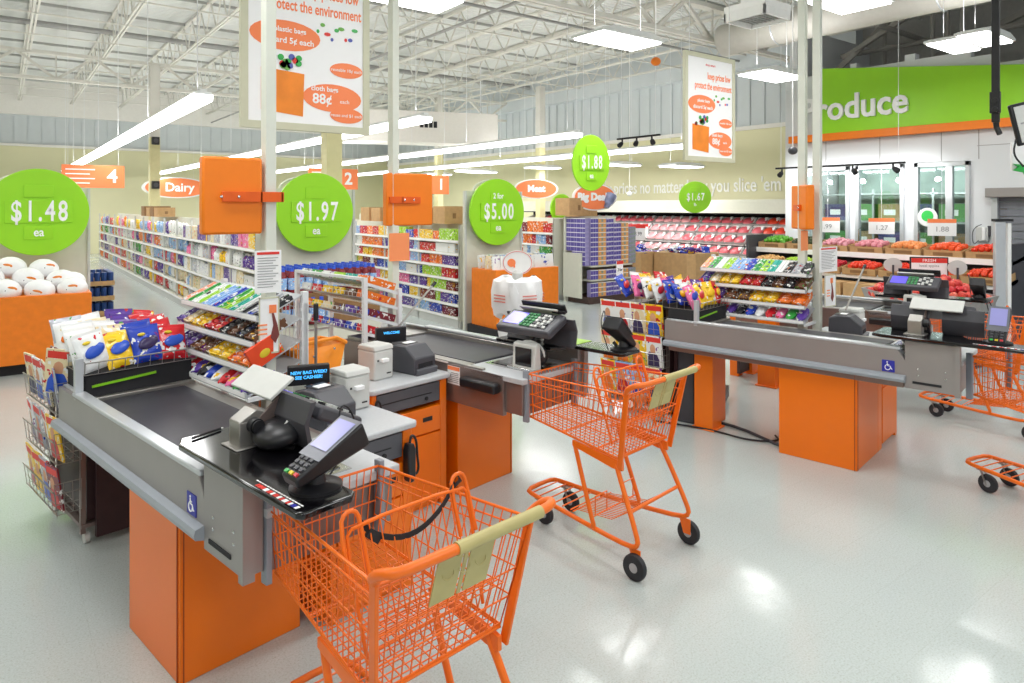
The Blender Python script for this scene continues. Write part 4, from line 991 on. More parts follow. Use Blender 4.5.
# --- chip tray and magazine rack at the far end of a lane
def end_rack(n, where):
    u, v, s = LANES[n]
    t = thing('magazine_rack', 'wire magazine rack with three tiers at the far end '+where, 'magazine rack', LF(u+.06, v+1.47), AL)
    m = MB()
    for x, y in ((.06, .02), (.5, .02), (.06, .6), (.5, .6)): m.box(x-.012, x+.012, y-.012, y+.012, .06, .95)
    m.box(.05, .51, 0, .62, .09, .11); m.build('rack_frame', STEELR, t)
    MB().box(.08, .49, .02, .6, .12, .93).build('inner_panel', DARKRED, t)
    for k, (x, y) in enumerate(((.08, .03), (.48, .03), (.08, .6), (.48, .6))):
        MB().cyl((x-.012, y, .028), (x+.012, y, .028), .028, 14).build('caster', PGREY, t)
    mg = MB()
    for k, z in enumerate((.20, .46, .72)):
        q = MB()
        q.lattice((.05, .0, z), (-.06, .0, z), (-.06, .62, z), (.05, .62, z), 3, 8, .0018)
        q.lattice((-.06, .0, z), (-.075, .0, z+.12), (-.075, .62, z+.12), (-.06, .62, z), 2, 8, .0018)
        q.lattice((.05, 0, z), (-.06, 0, z), (-.075, 0, z+.16), (.05, 0, z+.16), 3, 3, .002)
        q.tube([(-.078, 0, z+.12), (-.078, .62, z+.12)], .004, 6).tube([(-.06, 0, z), (-.06, .62, z)], .004, 6)
        q.build('wire_pocket', STEEL, t)
        # second face, towards the viewer
        q = MB(); q.lattice((.1, 0, z), (.1, -.07, z), (.48, -.07, z), (.48, 0, z), 8, 2, .002).lattice((.1, -.07, z), (.1, -.08, z+.12), (.48, -.08, z+.12), (.48, -.07, z), 8, 2, .002)
        q.tube([(.1, -.08, z+.12), (.48, -.08, z+.12)], .004, 6); q.build('wire_pocket', STEEL, t) if n == 3 and False else None
        for i in range(4):
            c = random.choice(['yellow', 'white', 'maroon', 'silver', 'cream', 'black'] if n == 1 else ['yellow', 'white', 'red', 'pale blue', 'cream'])
            me = M_('magazine', lambda: MB().box(-.004, .004, -.068, .068, 0, .22, 0).box(-.0045, -.004, -.06, .06, .175, .21, 1).lathe([(.02, 0), (.024, .03), (.018, .05), (.004, .06)], (-.0045, .01, .10), 10, 2, sc=(.06, 1, 1)).lathe([(.05, 0), (.045, .06), (.03, .09), (.012, .1)], (-.0045, .01, .005), 10, 3, sc=(.04, 1, 1)), [PACK, RED, mat('skin_print', '#d9a07c', .5), INK])
            item(me, 'magazine', t.matrix_world @ Vector((0, 0, 0)) if False else LF(u+.06-.035, v+1.47+.08+i*.15, z+.005), 0, c,
                 '%s covered magazine in the %s pocket of the rack %s' % (c, ['lowest', 'middle', 'top'][k], where), 'magazine', '%s magazines, %s pocket %s' % (c, ['lowest', 'middle', 'top'][k], where), rot=Euler((0, R(-8), AL+random.uniform(-.12, .12))), sc=(1, 1.15, 1.2 if n == 3 else 1.08))
    if n == 1:
        for i, (du, dv, c, yaw) in enumerate(((.12, 1.50, 'white', .3), (.16, 1.56, 'silver', -.2), (.10, 1.64, 'maroon', .5), (.05, 1.52, 'cream', .9))):
            item(_mc['magazine'], 'magazine', LF(u+du-.03, v+dv, .76+.02*i), 0, c, '%s magazine tucked loosely behind the top pocket of the first rack' % c, 'magazine', 'loose %s magazine' % c, rot=Euler((.15, R(-10), AL+yaw)), sc=(1, 1.1, 1.1))
    # chip tray on top, against the loading end of the belt
    b = thing('chip_tray', 'black wire tray for chip bags standing over the far end '+where, 'tray', LF(u+.0, v+1.16, .852), AL)
    MB().box(.04, .56, .02, .03, 0, .11).box(.04, .56, .02, .6, .10, .115).box(.04, .05, .02, .28, 0, .1).build('tray_body', BLACKM, b)
    MB().box(.08, .38, .014, .019, .04, .052).build('lime_strip', GREEND, b, rot=(0, R(-4), 0))
    MB().box(.0, .035, -.0, .03, 0, .2).build('tray_post', ALU, b)
    q = MB(); q.lattice((.04, .0, .115), (.04, -.01, .175), (.58, -.01, .175), (.58, .0, .115), 1, 9, .002); q.lattice((.04, 0, .115), (.04, .6, .115), (.04, .6, .18), (.04, 0, .18), 9, 1, .002) 
    q.tube([(.04, -.01, .175), (.58, -.01, .175)], .004, 6); q.build('wire_rail', STEEL, b)
    cs = [['white', 'yellow', 'blue', 'red'], ['white', 'cream', 'blue', 'red'], ['white', 'white', 'purple', 'red'], ['white', 'cream', 'purple', 'red'], ['silver', 'white', 'purple', 'red']]
    if n == 3: cs = [['pink', 'yellow', 'yellow', 'red'], ['blue', 'white', 'purple', 'red'], ['blue', 'white', 'red', 'red'], ['white', 'pink', 'purple', 'yellow'], ['white', 'cream', 'red', 'orange']]
    for j in range(5 if n == 1 else 7):
        for i in range(4):
            c = cs[j % 5][i]
            item(pillow(.15, .185, .06), 'chip_bag', LF(u+.11+i*.125+random.uniform(-.008, .008), v+(1.21+j*.12 if n == 1 else 1.22+j*.105), .972+random.uniform(0, .012)+.008*j), 0, c,
                 '%s chip bag in row %s of the tray %s' % (c, ['one', 'two', 'three', 'four', 'five', 'six', 'seven'][j], where), 'chip bag', '%s chip bags, row %d, %s' % (c, j+1, where), rot=Euler((R(-24+random.uniform(-10, 10)), random.uniform(-.2, .2), AL+random.uniform(-.3, .3))))
    return t
end_rack(1, 'of the first checkout'); end_rack(3, 'of the third checkout')
# large covers facing the aisle on the third rack
t = thing('sale_sign', 'small white price card with a red top standing over the chips of the third checkout', 'price card', LF(4.95+.2, 1.42+2.02, 1.18), AL)
MB().box(-.05, .05, -.003, .003, 0, .13).build('card', WPAPER, t); MB().box(-.05, .05, -.005, -.003, .1, .13).build('red_header', RED, t); text('price', '2 for', .04, TXTK, t, (0, -.004, .05)); MB().cyl((0, 0, 0), (0, 0, -.1), .004, 6).build('card_stem', STEEL, t)

# --- plastic bag carousel of the second checkout
t = thing('bag_rack', 'round bag rack hung with thin white plastic bags behind the second scanner', 'bag rack', LF(3.70, 3.36), AL)
MB().cyl((0, 0, .76), (0, 0, 1.3), .014, 10).cyl((0, 0, .78), (-.27, 0, .78), .014, 10).cyl((0, 0, .85), (-.27, 0, .85), .01, 10).build('rack_post', STEEL, t)
fc = MB(); disc(fc, (0, 0, 1.385), .09, .008, sx=1.25); fo = fc.build('rack_topper', WHITE, t, rot=(0, 0, R(-40)))
q = MB(); disc(q, (-.045, -.006, 1.385), .03, .004); q.box(-.03, -.018, -.008, -.004, 1.35, 1.37); q.build('topper_print', ORANGEC, fo)
q = MB(); q.tube([(.105*math.cos(i*PI/12), -.006, 1.385+.083*math.sin(i*PI/12)) for i in range(24)], .002, 4, closed=True); q.build('topper_ring', RED, fo)
MB().lathe([(.03, 1.26), (.04, 1.28), (.04, 1.31), (.02, 1.33)], n=12).build('hub', PGREY, t)
def bagmesh():
    m = MB(); N = 20
    rings = [(.02, 0), (.075, -.03), (.085, -.10), (.09, -.2), (.07, -.25), (.03, -.262)]
    for (r_, z) in rings:
        for k in range(N):
            a = 2*PI*k/N; w_ = 1+.13*math.sin(a*5+z*30)*(1 if r_ > .03 else 0); m.v.append((r_*math.cos(a)*w_*1.05, r_*math.sin(a)*w_*.5, z+(.02*math.sin(a*3) if z < -.2 else 0)))
    for i in range(len(rings)-1):
        for k in range(N): l = (k+1) % N; m.f.append((i*N+k, i*N+l, (i+1)*N+l, (i+1)*N+k)); m.m.append(0)
    return m
bgm = bagmesh()
for k in range(3): bgm.box(-.04, .04, -.052, -.050, -.12-k*.02, -.112-k*.02, 1)
bme = bgm.mesh('plastic_bag', [PLBAG, mat('faded_red_print', '#e08a80', .5)])
for k, (a, z, wd) in enumerate(((-100, 1.29, 'front'), (-170, 1.29, 'side'), (-30, 1.29, 'other side'), (100, 1.29, 'rear'), (-130, 1.02, 'lower front'), (-60, 1.02, 'lower side'))):
    o = bpy.data.objects.new('plastic_bag', bme); COL.objects.link(o); a = R(a); p = LF(3.70, 3.36)
    o.scale = (1.4, 1.35, 1.1); o.location = (p.x+.12*math.cos(a), p.y+.12*math.sin(a), z); o.rotation_euler = (0, 0, a+PI/2); tag(o, 'bunch of thin white plastic bags, %s one on the bag rack' % wd, 'plastic bag')
# --- gondola rows
SHB = mat('shelf_upright_grey', '#c9cac6', .5, noise=.02)
def gondola(x0, x1, y0, y1, H, nsh, label, face=-1):
    t = thing('gondola_shelving', label, 'shelving', ((x0+x1)/2, y0, 0)); hw = (x1-x0)/2; L = y1-y0
    MB().box(-.03, .03, 0, L, .1, H).box(-hw, hw, -.02, .0, .1, H).build('back_panel', CREAM, t)
    MB().box(-hw, hw, 0, L, 0, .14).build('kick_plinth', SHB, t)
    for k in range(nsh):
        z = .15+k*(H-.2)/nsh
        q = MB().box(-hw, -.03, 0, L, z-.025, z).box(.03, hw, 0, L, z-.025, z).box(-hw-.008, -hw, 0, L, z-.035, z+.01)
        q.build('shelf', CREAM, t)
        MB().box(-hw-.01, -hw-.008, 0.02, L-.02, z-.028, z+.003).build('price_strip', WPAPER, t)
        
    y = 0
    while y <= L+.01: MB().box(-hw+.0, -hw+.03, y-.015, y+.015, 0, H).build('upright', SHB, t); y += 1.22
    return t
ordn = ['bottom', 'second', 'third', 'fourth', 'fifth', 'sixth', 'seventh', 'top']
def stock(xf, y0, y1, H, nsh, aisle, cols, wmin, wmax, kindf, depth=.12, seed=0, frac=.72):
    rr = random.Random(seed); n = 0
    for k in range(nsh):
        z = .152+k*(H-.2)/nsh; gap = (H-.2)/nsh; y = y0+.05
        while y < y1-.08:
            w = rr.choice((wmin, (wmin+wmax)/2, wmax)); 
            run = rr.choice(cols); cnt = rr.choice((1, 2, 3))
            nm, word = kindf(k, y)
            h = gap*rr.choice((frac, frac*.85, frac*1.12, frac*.95)); 
            for _ in range(cnt):
                if y > y1-.08: break
                if nm in ('grocery_carton',): me = carton(round(depth, 3), round(w, 3), .2); sc = (1, 1, h/.2)
                elif nm == 'snack_pouch':
                    me = M_(('pouch', round(w, 3)), lambda: MB().ell((0, 0, .1), (.045, w*.52, .1), 10, 7), PACKF); sc = (1, 1, h/.2)
                elif nm == 'bottle': me = bottle(round(min(w, .12)/2, 3), .2, CAPW); sc = (1, 1, h/.2)
                else: me = can(round(min(w, .12)/2, 3), .1); sc = (1, 1, h/.1)
                item(me, nm, (xf+depth/2+.012+rr.uniform(0, .015), y+w/2, z), 0, run, '%s %s on the %s shelf %s' % (run, word, ordn[k], aisle), word.split()[-1], '%ss: %s, %s shelf %s' % (word, run, ordn[k], aisle), sc=sc)
                y += w*1.03; n += 1
            y += rr.choice((0, 0, .02))
    return n
gondola(2.6, 3.75, 8.9, 26, 1.56, 5, 'long shelving run down the deep aisle, starting behind the $1.97 sign')
gondola(5.4, 6.45, 8.5, 22, 1.52, 7, 'shelving run starting behind the $5.00 sign')
gondola(8.4, 9.7, 9.9, 20, 1.56, 6, 'shelving run behind the stacked coffee cartons')
gondola(-.2, .8, 10.4, 24, 1.56, 5, 'shelving run hidden behind the $1.48 sign')
LONGC = ['white', 'white', 'cream', 'red', 'pale blue', 'purple', 'yellow', 'green', 'pink', 'orange']
a1 = stock(2.6, 13.2, 26, 1.56, 5, 'of the long aisle, deep part', LONGC, .26, .36, lambda k, y: ('snack_pouch', 'snack pouch'), .14, 1, .95)
a2 = stock(2.6, 9.0, 13.2, 1.56, 5, 'of the long aisle, near part', ['white', 'white', 'pale blue', 'pink', 'purple', 'yellow', 'cream', 'silver'], .12, .17, lambda k, y: ('bottle', 'bottle') if k in (1, 3) else ('grocery_carton', 'grocery carton'), .13, 2, .8)
a3 = stock(5.4, 8.6, 13.4, 1.52, 7, 'under the $5.00 run', ['blue', 'white', 'red', 'yellow', 'pink', 'lime', 'purple', 'orange', 'pale blue', 'maroon'], .12, .18, lambda k, y: ('grocery_carton', 'small carton'), .14, 3, .8)
a4 = stock(8.4, 9.95, 11.3, 1.56, 6, 'beside the coffee display', ['orange', 'orange', 'red', 'pale blue', 'white', 'maroon', 'green'], .11, .16, lambda k, y: ('grocery_carton', 'tea carton'), .12, 4, .85)
print('shelf goods', a1, a2, a3, a4)
# cardboard boxes and bags standing on top of the shelving
def cbox(x, y, z, w, d, h, lab, m=CARD, rz=0):
    o = MB().box(-w/2, w/2, -d/2, d/2, 0, h, 0).box(-w/2-.001, w/2+.001, -.02, .02, h-.001, h+.001, 1).box(-.03, .03, -d/2-.002, -d/2, h*.3, h*.6, 1).build('cardboard_box', [m, CARDD], None, (x, y, z), (0, 0, rz)); return tag(o, lab, 'box')
for i, (y, w, h) in enumerate(((11.9, .35, .25), (11.45, .35, .24), (11.0, .3, .26), (10.55, .35, .22), (9.55, .3, .25), (9.2, .35, .27), (10.0, .28, .2))):
    cbox(5.65, y, 1.525, .35, w, h, 'brown carton on the top of the $5.00 shelving run, %s from its near end' % ['seventh', 'sixth', 'fifth', 'fourth', 'second', 'nearest', 'third'][i])
for i, (y, c) in enumerate(((16.6, CARD), (17.1, CARDD), (17.6, CARD), (18.3, CARDD))):
    cbox(2.9, y, 1.565, .35, .42, .2+.03*(i % 2), 'carton on the top of the long aisle shelving, %s toward the back wall' % ['nearest', 'second', 'third', 'last'][i], c)
cbox(8.75, 9.75, 1.62, .5, .4, .33, 'large brown carton on top of the coffee display below the green sign')
cbox(9.4, 10.2, 1.57, .5, .4, .22, 'flat brown carton behind the Big Deal sign')

# --- endcaps with round price signs
def price_sign(x, y, z, r, price, sub, top, lab, rz=0, sx=1.0, bg=True):
    t = thing('price_sign', lab, 'price sign', (x, y, z), rz)
    q = MB(); disc(q, (0, 0, 0), r, .04, 56, sx=sx); q.build('sign_disc', GREEN, t, bevel=.004)
    p = MB().box(-r*.64*sx, r*.66*sx, -.035, -.02, -r*.25, r*.27).build('number_panel', GREEN, t, bevel=.003)
    MB().box(-r*.28*sx, r*.28*sx, -.032, -.02, r*.34, r*.62).build('upper_panel', GREEN, t, bevel=.003)
    s = MB().box(-r*.28*sx, r*.28*sx, -.032, -.02, -r*.63, -r*.32).build('lower_panel', GREEN, t, bevel=.003)
    text('price_lettering', price, r*.66, WPAPER, p, (r*.02*sx, -.037, .0), ex=.002, off=r*.012, sx=.60*sx, sp=1.25)
    if sub: text('unit_lettering', sub, r*.28, WPAPER, s, (0, -.034, -r*.47), ex=.002, off=r*.004, sx=.8*sx)
    if top: text('offer_lettering', top, r*.24, WPAPER, t, (0, -.034, r*.48), ex=.002, off=r*.004, sx=.8*sx)
    return t
def endcap(x0, x1, y, lab):
    t = thing('endcap_panel', lab, 'endcap', ((x0+x1)/2, y, 0)); h = (x1-x0)/2
    MB().box(-h, h, 0, .05, 0, 2.02).build('panel', CREAM, t, bevel=.004); MB().box(-h, -h+.03, -.02, .0, 0, 2.02).build('edge_upright', SHB, t); MB().box(h-.03, h, -.02, 0, 0, 2.02).build('edge_upright', SHB, t)
    MB().tube([(h*.35*math.cos(PI*i/12)*1.9, .03, 2.02+.0*i+.16*math.sin(PI*i/12)) for i in range(13)], .02, 6).build('arched_top', CREAM, t)
endcap(-.25, .9, 9.95, 'pale endcap panel behind the bin of white wrapped packs'); endcap(2.65, 3.85, 8.70, 'pale endcap panel behind the blue-capped bottles'); endcap(5.38, 6.42, 8.32, 'pale endcap panel behind the bin of boxed discs')
price_sign(.36, 9.6, 1.73, .50, '$1.48', 'ea', '', 'round lime $1.48 sign above the bin of white wrapped packs', sx=1.0)
price_sign(3.27, 8.6, 1.72, .51, '$1.97', 'ea', '', 'round lime $1.97 sign above the blue-capped bottles')
price_sign(5.89, 8.22, 1.71, .49, '$5.00', 'ea', '2 for', 'round lime two-for $5.00 sign above the bin of boxed discs')
price_sign(6.25, 6.6, 2.37, .37, '$1.88', 'ea', '', 'tall oval lime sign reading $1.88 hanging above the coffee display', rz=R(-20), sx=.72)
price_sign(12.0, 9.42, 1.99, .34, '$1.67', 'lb', '', 'small round lime price sign reading $1.67 before the meat wall', rz=R(-45))
price_sign(9.35, 10.75, 1.75, .30, '', '', '', 'plain lime disc partly hidden behind the Meat sign')
# orange bin with white wrapped packs
t = thing('sale_bin', 'big orange bin full of white wrapped packs under the $1.48 sign', 'bin', (.2, 9.2, 0))
MB().prism([(-.95, -.1), (-.75, -.3), (.62, -.3), (.62, .45), (-.95, .45)], .12, .84, 'z').build('bin_body', mat('bin_orange', '#ee7d10', .5), t, bevel=.006); MB().box(-.9, .6, -.2, .4, 0, .12).build('bin_plinth', BLACKM, t)
def wrapped():
    m = MB().ell((0, 0, 0), (.15, .13, .12), 14, 9, 0); m.lathe([(.055, -.112), (.07, -.108), (.075, -.09)], (0, .01, 0), 14, 1, rot=(PI/2+PI, 0, 0)); m.ell((.01, -.117, .03), (.05, .006, .022), 10, 6, 2); m.ell((-.012, -.118, .0), (.04, .006, .02), 8, 5, 3)
    return m
wme = wrapped().mesh('wrapped_pack', [PLBAG, WPAPER, mat('label_orange', '#e8862a', .5), mat('label_navy', '#2a2438', .5)])
for i, (x, y, z) in enumerate([(-.55, 9.05, .9), (-.25, 9.05, .9), (.05, 9.05, .9), (.35, 9.05, .88), (.65, 9.05, .88), (-.4, 9.25, .98), (-.1, 9.2, 1.02), (.25, 9.22, 1.0), (.55, 9.25, .96), (.1, 9.35, 1.12), (-.3, 9.4, 1.05), (.4, 9.4, 1.08), (.66, 9.4, .92)]):
    o = bpy.data.objects.new('wrapped_pack', wme); COL.objects.link(o); o.location = (x, y, z); o.rotation_euler = (random.uniform(-.3, .3), random.uniform(-.3, .3), random.uniform(-.5, .4)); tag(o, 'white plastic wrapped pack heaped in the orange bin under the $1.48 sign', 'wrapped pack', 'wrapped packs in the $1.48 bin')
# orange bin 5.00
t = thing('sale_bin', 'orange bin on a black pallet under the $5.00 sign', 'bin', (5.95, 7.85, 0))
MB().box(-.56, .56, -.3, .3, .12, .92).build('bin_body', MATS['bin_orange'], t, bevel=.006); MB().box(-.6, .6, -.35, .35, .06, .12).box(-.6, -.5, -.35, .35, 0, .06).box(.5, .6, -.35, .35, 0, .06).box(-.05, .05, -.35, .35, 0, .06).build('bin_pallet', BLACKM, t)
for i in range(9):
    for j in range(3):
        c = ['white', 'cream', 'white', 'silver', 'white', 'pale blue'][(i*2+j) % 6]; item(M_('discbox', lambda: MB().box(-.055, .055, -.02, .02, 0, .2), PACK), 'movie_case', (5.47+i*.12, 7.65+j*.18, .905), 0, c, '%s boxed disc standing in the orange $5.00 bin' % c, 'boxed disc', '%s boxed discs in the $5.00 bin' % c, rot=Euler((random.uniform(-.15, .1), random.uniform(-.1, .1), random.uniform(-.3, .3))))
# bottles under 1.97
t = thing('bottle_display', 'stepped display stand holding blue-capped bottles under the $1.97 sign', 'display stand', (3.1, 7.95, 0))
MB().box(-.62, .62, -.32, .32, 0, .44).build('lower_block', CREAM, t, bevel=.005); MB().box(-.62, .62, -.3, .3, .44, .80).build('upper_block', CARDD, t, bevel=.005)
JUICE = mat('juice_red', '#7e1f26', .25)
def bot():
    r, h = .045, .3
    return MB().lathe([(r*.9, 0), (r, .01), (r, h*.18)], n=10, m=2).lathe([(r, h*.18), (r*1.01, h*.62)], n=10, m=0).lathe([(r, h*.62), (r*.8, h*.76), (r*.4, h*.88)], n=10, m=2).lathe([(r*.5, h*.86), (r*.5, h)], n=10, m=1)
bme2 = bot().mesh('juice_bottle', [PACKT, CAPB, JUICE])
for i in range(12):
    for j in range(5):
        item(bme2, 'juice_bottle', (2.55+i*.1, 7.7+j*.11, .80), random.uniform(0, 6), 'pale blue', 'blue-capped dark juice bottle standing on top of the display under the $1.97 sign', 'bottle', 'bottles on top of the $1.97 display')
for i in range(6):
    item(bme2, 'juice_bottle', (2.44, 7.65+i*.11, .46), random.uniform(0, 6), 'pale blue', 'dark juice bottle in the lower row at the side of the $1.97 display', 'bottle', 'bottles on the lower step of the $1.97 display')
    item(bme2, 'juice_bottle', (2.56+i*.1, 7.6, .46), random.uniform(0, 6), 'pale blue', 'dark juice bottle in the lower front row of the $1.97 display', 'bottle', 'bottles in the lower front row of the $1.97 display')
# pallet of blue cans
t = thing('pallet', 'flat wooden pallet under the shrink-wrapped blue cans in the first aisle', 'pallet', (1.15, 12.5, 0)); MB().box(-.28, .28, -.4, .4, .09, .12).box(-.28, .28, -.4, -.3, 0, .09).box(-.28, .28, .3, .4, 0, .09).build('deck', CARDD, t)
for k in range(3):
    o = MB().box(-.27, .27, -.38, .38, 0, .07, 0)
    for i in range(6):
        for j in range(7):
            if i in (0, 5) or j in (0, 6):
                for q in range(1): o.lathe([(.04, .02), (.042, .03), (.042, .19), (.035, .2)], (-.22+i*.088, -.33+j*.11, 0), 8, 1)
    ob = o.build('can_tray', [CARD, mat('blue_can', '#27457f', .35, metal=.3)], None, (1.15, 12.5, .12+k*.23)); tag(ob, 'cardboard tray of blue cans, %s of the stack in the first aisle' % ['lowest', 'middle', 'topmost'][k], 'can tray')
# --- coffee display: cartons three high per column
t = thing('coffee_endcap', 'tall endcap shelving wrapped with purple coffee cartons', 'endcap', (9.15, 9.75, 0))
MB().box(-.62, .72, -.05, .0, 0, 1.6).box(-.55, .65, -.62, -.05, 0, .12, 1).box(-.63, -.6, -.5, 0, .1, .93).build('panel_and_plinth', [CREAM, DBROWN], t, bevel=.004)
for z in (.44, .70): MB().box(-.48, .62, -.6, -.05, z-.03, z).build('shelf', CREAM, t, bevel=.003)
CM = [mat('coffee_purple', '#5b4fa0', .4, noise=.1), mat('coffee_tan', '#e0a562', .45, noise=.1), WHITE, mat('coffee_grey', '#8d9a90', .45, noise=.1), mat('coffee_lavender', '#9d94c4', .45, noise=.1)]
def cof(w, kind):
    m = MB(); h = .085
    m.box(-w/2, w/2, -.05, .05, 0, h, 4 if kind != 1 else 1)
    for i in range(3):
        x = -w/3+i*w/3
        if kind == 0: m.lathe([(w*.14, 0), (w*.14, 0.002)], (x, -.05, h*.3), 8, 0, rot=(PI/2, 0, 0)); m.box(x-w*.13, x+w*.13, -.052, -.05, h*.1, h*.85, 0)
        elif kind == 1: m.box(x-w*.12, x+w*.12, -.053, -.05, h*.2, h*.8, 3 if i == 1 else 1)
        else: m.box(x-w*.14, x+w*.14, -.053, -.05, h*.1, h*.6+i*.01, 0 if kind == 2 else 3)
    m.box(-w/2-.0005, w/2+.0005, -.0515, -.05, h*.86, h, 2 if kind != 3 else 3)
    return m
cm = {k: cof(.19, k).mesh('coffee_carton', CM) for k in (0, 1, 2, 3)}
cmg = {0: 'purple', 1: 'tan', 2: 'white and purple', 3: 'grey green'}
def col(x, y, rz, kinds, zs, where):
    for r_, z in enumerate(zs):
        k = kinds
        o = bpy.data.objects.new('coffee_carton', cm[k]); COL.objects.link(o); o.location = (x, y, z); o.rotation_euler = (0, 0, rz)
        tag(o, '%s coffee carton in %s' % (cmg[k], where), 'carton', '%s cartons, %s' % (cmg[k], where))
zhi = [.705+.087*i for i in range(10)]; zmid = [.445+.087*i for i in range(2)]; zlo = [.125+.087*i for i in range(3)]
for i, (x, k, top) in enumerate(((8.76, 0, 10), (8.96, 1, 10), (9.16, 2, 10), (9.36, 2, 9), (9.56, 1, 9), (9.76, 3, 8))):
    wn = ['the corner column', 'the second column', 'the third column', 'the fourth column', 'the fifth column', 'the outermost column'][i]
    col(x, 9.2, 0, k, zhi[:top], wn+' of the coffee display, upper stack'); col(x, 9.2, 0, k, zmid, wn+' of the coffee display, middle shelf'); col(x, 9.2, 0, k, zlo, wn+' of the coffee display, lowest shelf')
for i in range(3):
    col(8.61, 9.62-i*.17, -PI/2, 0, zhi if i else zhi[3:], 'the side column %s from the front edge, coffee display' % ['farthest', 'next', 'nearest'][i])
# --- brown bins before the meat wall
for i, (x, y) in enumerate(((10.3, 9.55), (10.75, 8.6))):
    t = thing('cardboard_bin', 'tall brown cardboard bin, %s of the two before the meat wall' % ['farther', 'nearer'][i], 'cardboard bin', (x, y, 0))
    MB().prism([(-.48, -.35), (-.35, -.45), (.35, -.45), (.48, -.35), (.48, .45), (-.48, .45)], 0, .90, 'z').build('bin_walls', CARD, t, bevel=.004)
    for k in range(26):
        a = random.random()*6.28; r_ = random.random()**.5*.36
        item(pillow(.16, .2, .06), 'candy_bag', (x+r_*math.cos(a), y+r_*math.sin(a), .88+.05*(1-r_/.4)), 0, random.choice(['purple', 'purple', 'white', 'blue']), 'purple and white bag heaped in the %s cardboard bin' % ['farther', 'nearer'][i], 'bag', 'bags in the %s cardboard bin' % ['farther', 'nearer'][i], rot=Euler((random.uniform(.9, 1.9), 0, random.random()*6)))
def stand_card(x, y, z, rz, price, lab, w=.26, h=.26, stem=.3):
    t = thing('price_card', lab, 'price card', (x, y, z), rz)
    c = MB().box(-w/2, w/2, -.004, .004, -h/2, h/2).build('card', WPAPER, t); MB().box(-w/2, w/2, -.006, -.004, h*.3, h/2).build('red_header', RED if 'red' in lab else ORANGEC, t)
    text('price', price, h*.36, TXTK, c, (0, -.005, -h*.1), sx=.8); 
    if stem: MB().cyl((0, 0, -h/2), (0, 0, -h/2-stem), .006, 6).build('stem', STEEL, t)
stand_card(10.6, 9.8, 1.25, R(-45), '$3.99', 'white price card with a red top standing in the farther cardboard bin', .34, .3)
# --- meat case
t = thing('meat_case', 'long open refrigerated case with four tiers of packed meat along the far wall', 'refrigerated case', (14.1, 7.5, 0)); L = 10.5
MB().prism([(-.8, 0), (-.8, .45), (-.72, .62), (.4, .62), (.4, 0)], 0, L, 'y').build('case_base', CREAM, t)
MB().box(.3, .4, 0, L, .6, 1.62).box(-.2, .4, 0, L, 1.60, 1.66).build('case_back', BLACKM, t)
MB().box(-.35, .4, 0, L, 1.66, 1.95).box(-.36, -.34, 0, L, 1.63, 1.68).build('case_canopy', CREAM, t)
MB().box(-.9, -.8, 0, L, .40, .5).build('bumper_rail', STEEL, t)
MZ = [(-.62, .70), (-.45, .95), (-.28, 1.17), (-.12, 1.38)]
for (x, z) in MZ: MB().prism([(x, z-.03), (x, z), (.3, z+.12), (.3, z+.09)], 0, L, 'y').build('case_shelf', STEELP, t)
pk = MB().box(-.125, .125, -.145, .145, 0, .02, 0).ell((0, 0, .03), (.112, .13, .04), 12, 6, 1).ell((.03, .04, .045), (.03, .035, .02), 8, 5, 2)
pk.box(.0, .1, -.12, -.05, .055, .058, 0)
MEATC = objcol('meat_red', .3, .35, 30)
pme = pk.mesh('meat_pack', [WPAPER, MEATC, mat('meat_fat', '#f3d0cc', .4)])
for r_, (x, z) in enumerate(MZ):
    y = 7.65; k = 0
    while y < 17.3:
        c = '#d9606a' if (k//4) % 3 else '#efa3a8'
        if r_ and y < 10.2 and (k//5) % 2 == 0: c = '#e2462c'
        item(pme, 'meat_pack', (14.1+x+.14, y, z+.03), 0, c, 'tray of packed meat on the %s tier of the meat case' % ['lowest', 'second', 'third', 'top'][r_], 'meat pack', 'meat packs on the %s tier' % ['lowest', 'second', 'third', 'top'][r_], rot=Euler((0, R(-42), 0)), sc=(1.2, 1.1, 1.2))
        y += .29 if k % 5 else .36; k += 1
stand_card(13.2, 12.1, 1.18, R(-50), '$2.49', 'white price card with a red top hanging before the meat case', .42, .3, .5)
text('wall_lettering', "low prices no matter how you slice 'em", .50, mat('slogan_white', '#f8f8f2', .5), None, (14.985, 12.35, 2.32), (PI/2, 0, -PI/2), ex=.006, off=.006, sx=.78)
tag(bpy.data.objects['wall_lettering'], 'white slogan lettering about slicing prices on the wall above the meat case', 'lettering')

# --- hanging signs
def hang(t, xs, z, top):
    q = MB()
    for x in xs: q.tube([(x, 0, z), (x, 0, top)], .004, 4)
    q.build('hanger_wires', WHITEG, t)
def aisle_sign(x, y, z, num, W, H, lab, rz=0, nx=.3):
    t = thing('aisle_sign', lab, 'aisle sign', (x, y, z), rz)
    b = MB().box(-W/2, W/2, -.02, .02, -H/2, H/2).build('sign_board', ORANGEC, t, bevel=.004)
    text('aisle_number', num, H*.82, WPAPER, b, (W*nx, -.024, 0), off=.01)
    m = MB()
    for k in range(4): m.box(-W*.44, W*(.02-.08*(k % 2)), -.024, -.02, H*(.3-.2*k)-.012, H*(.3-.2*k)+.012)
    m.build('aisle_lines', WPAPER, b); hang(t, (-W*.4, W*.4), H/2, ZC-z)
aisle_sign(1.6, 17, 2.43, '4', 1.15, .48, 'orange aisle sign with the number 4')
aisle_sign(5.72, 14, 2.38, '2', 1.1, .44, 'orange aisle sign with the number 2 beside the $1.97 disc')
aisle_sign(8.05, 14, 2.30, '1', 1.1, .44, 'orange aisle sign with the number 1 beside the second orange box')
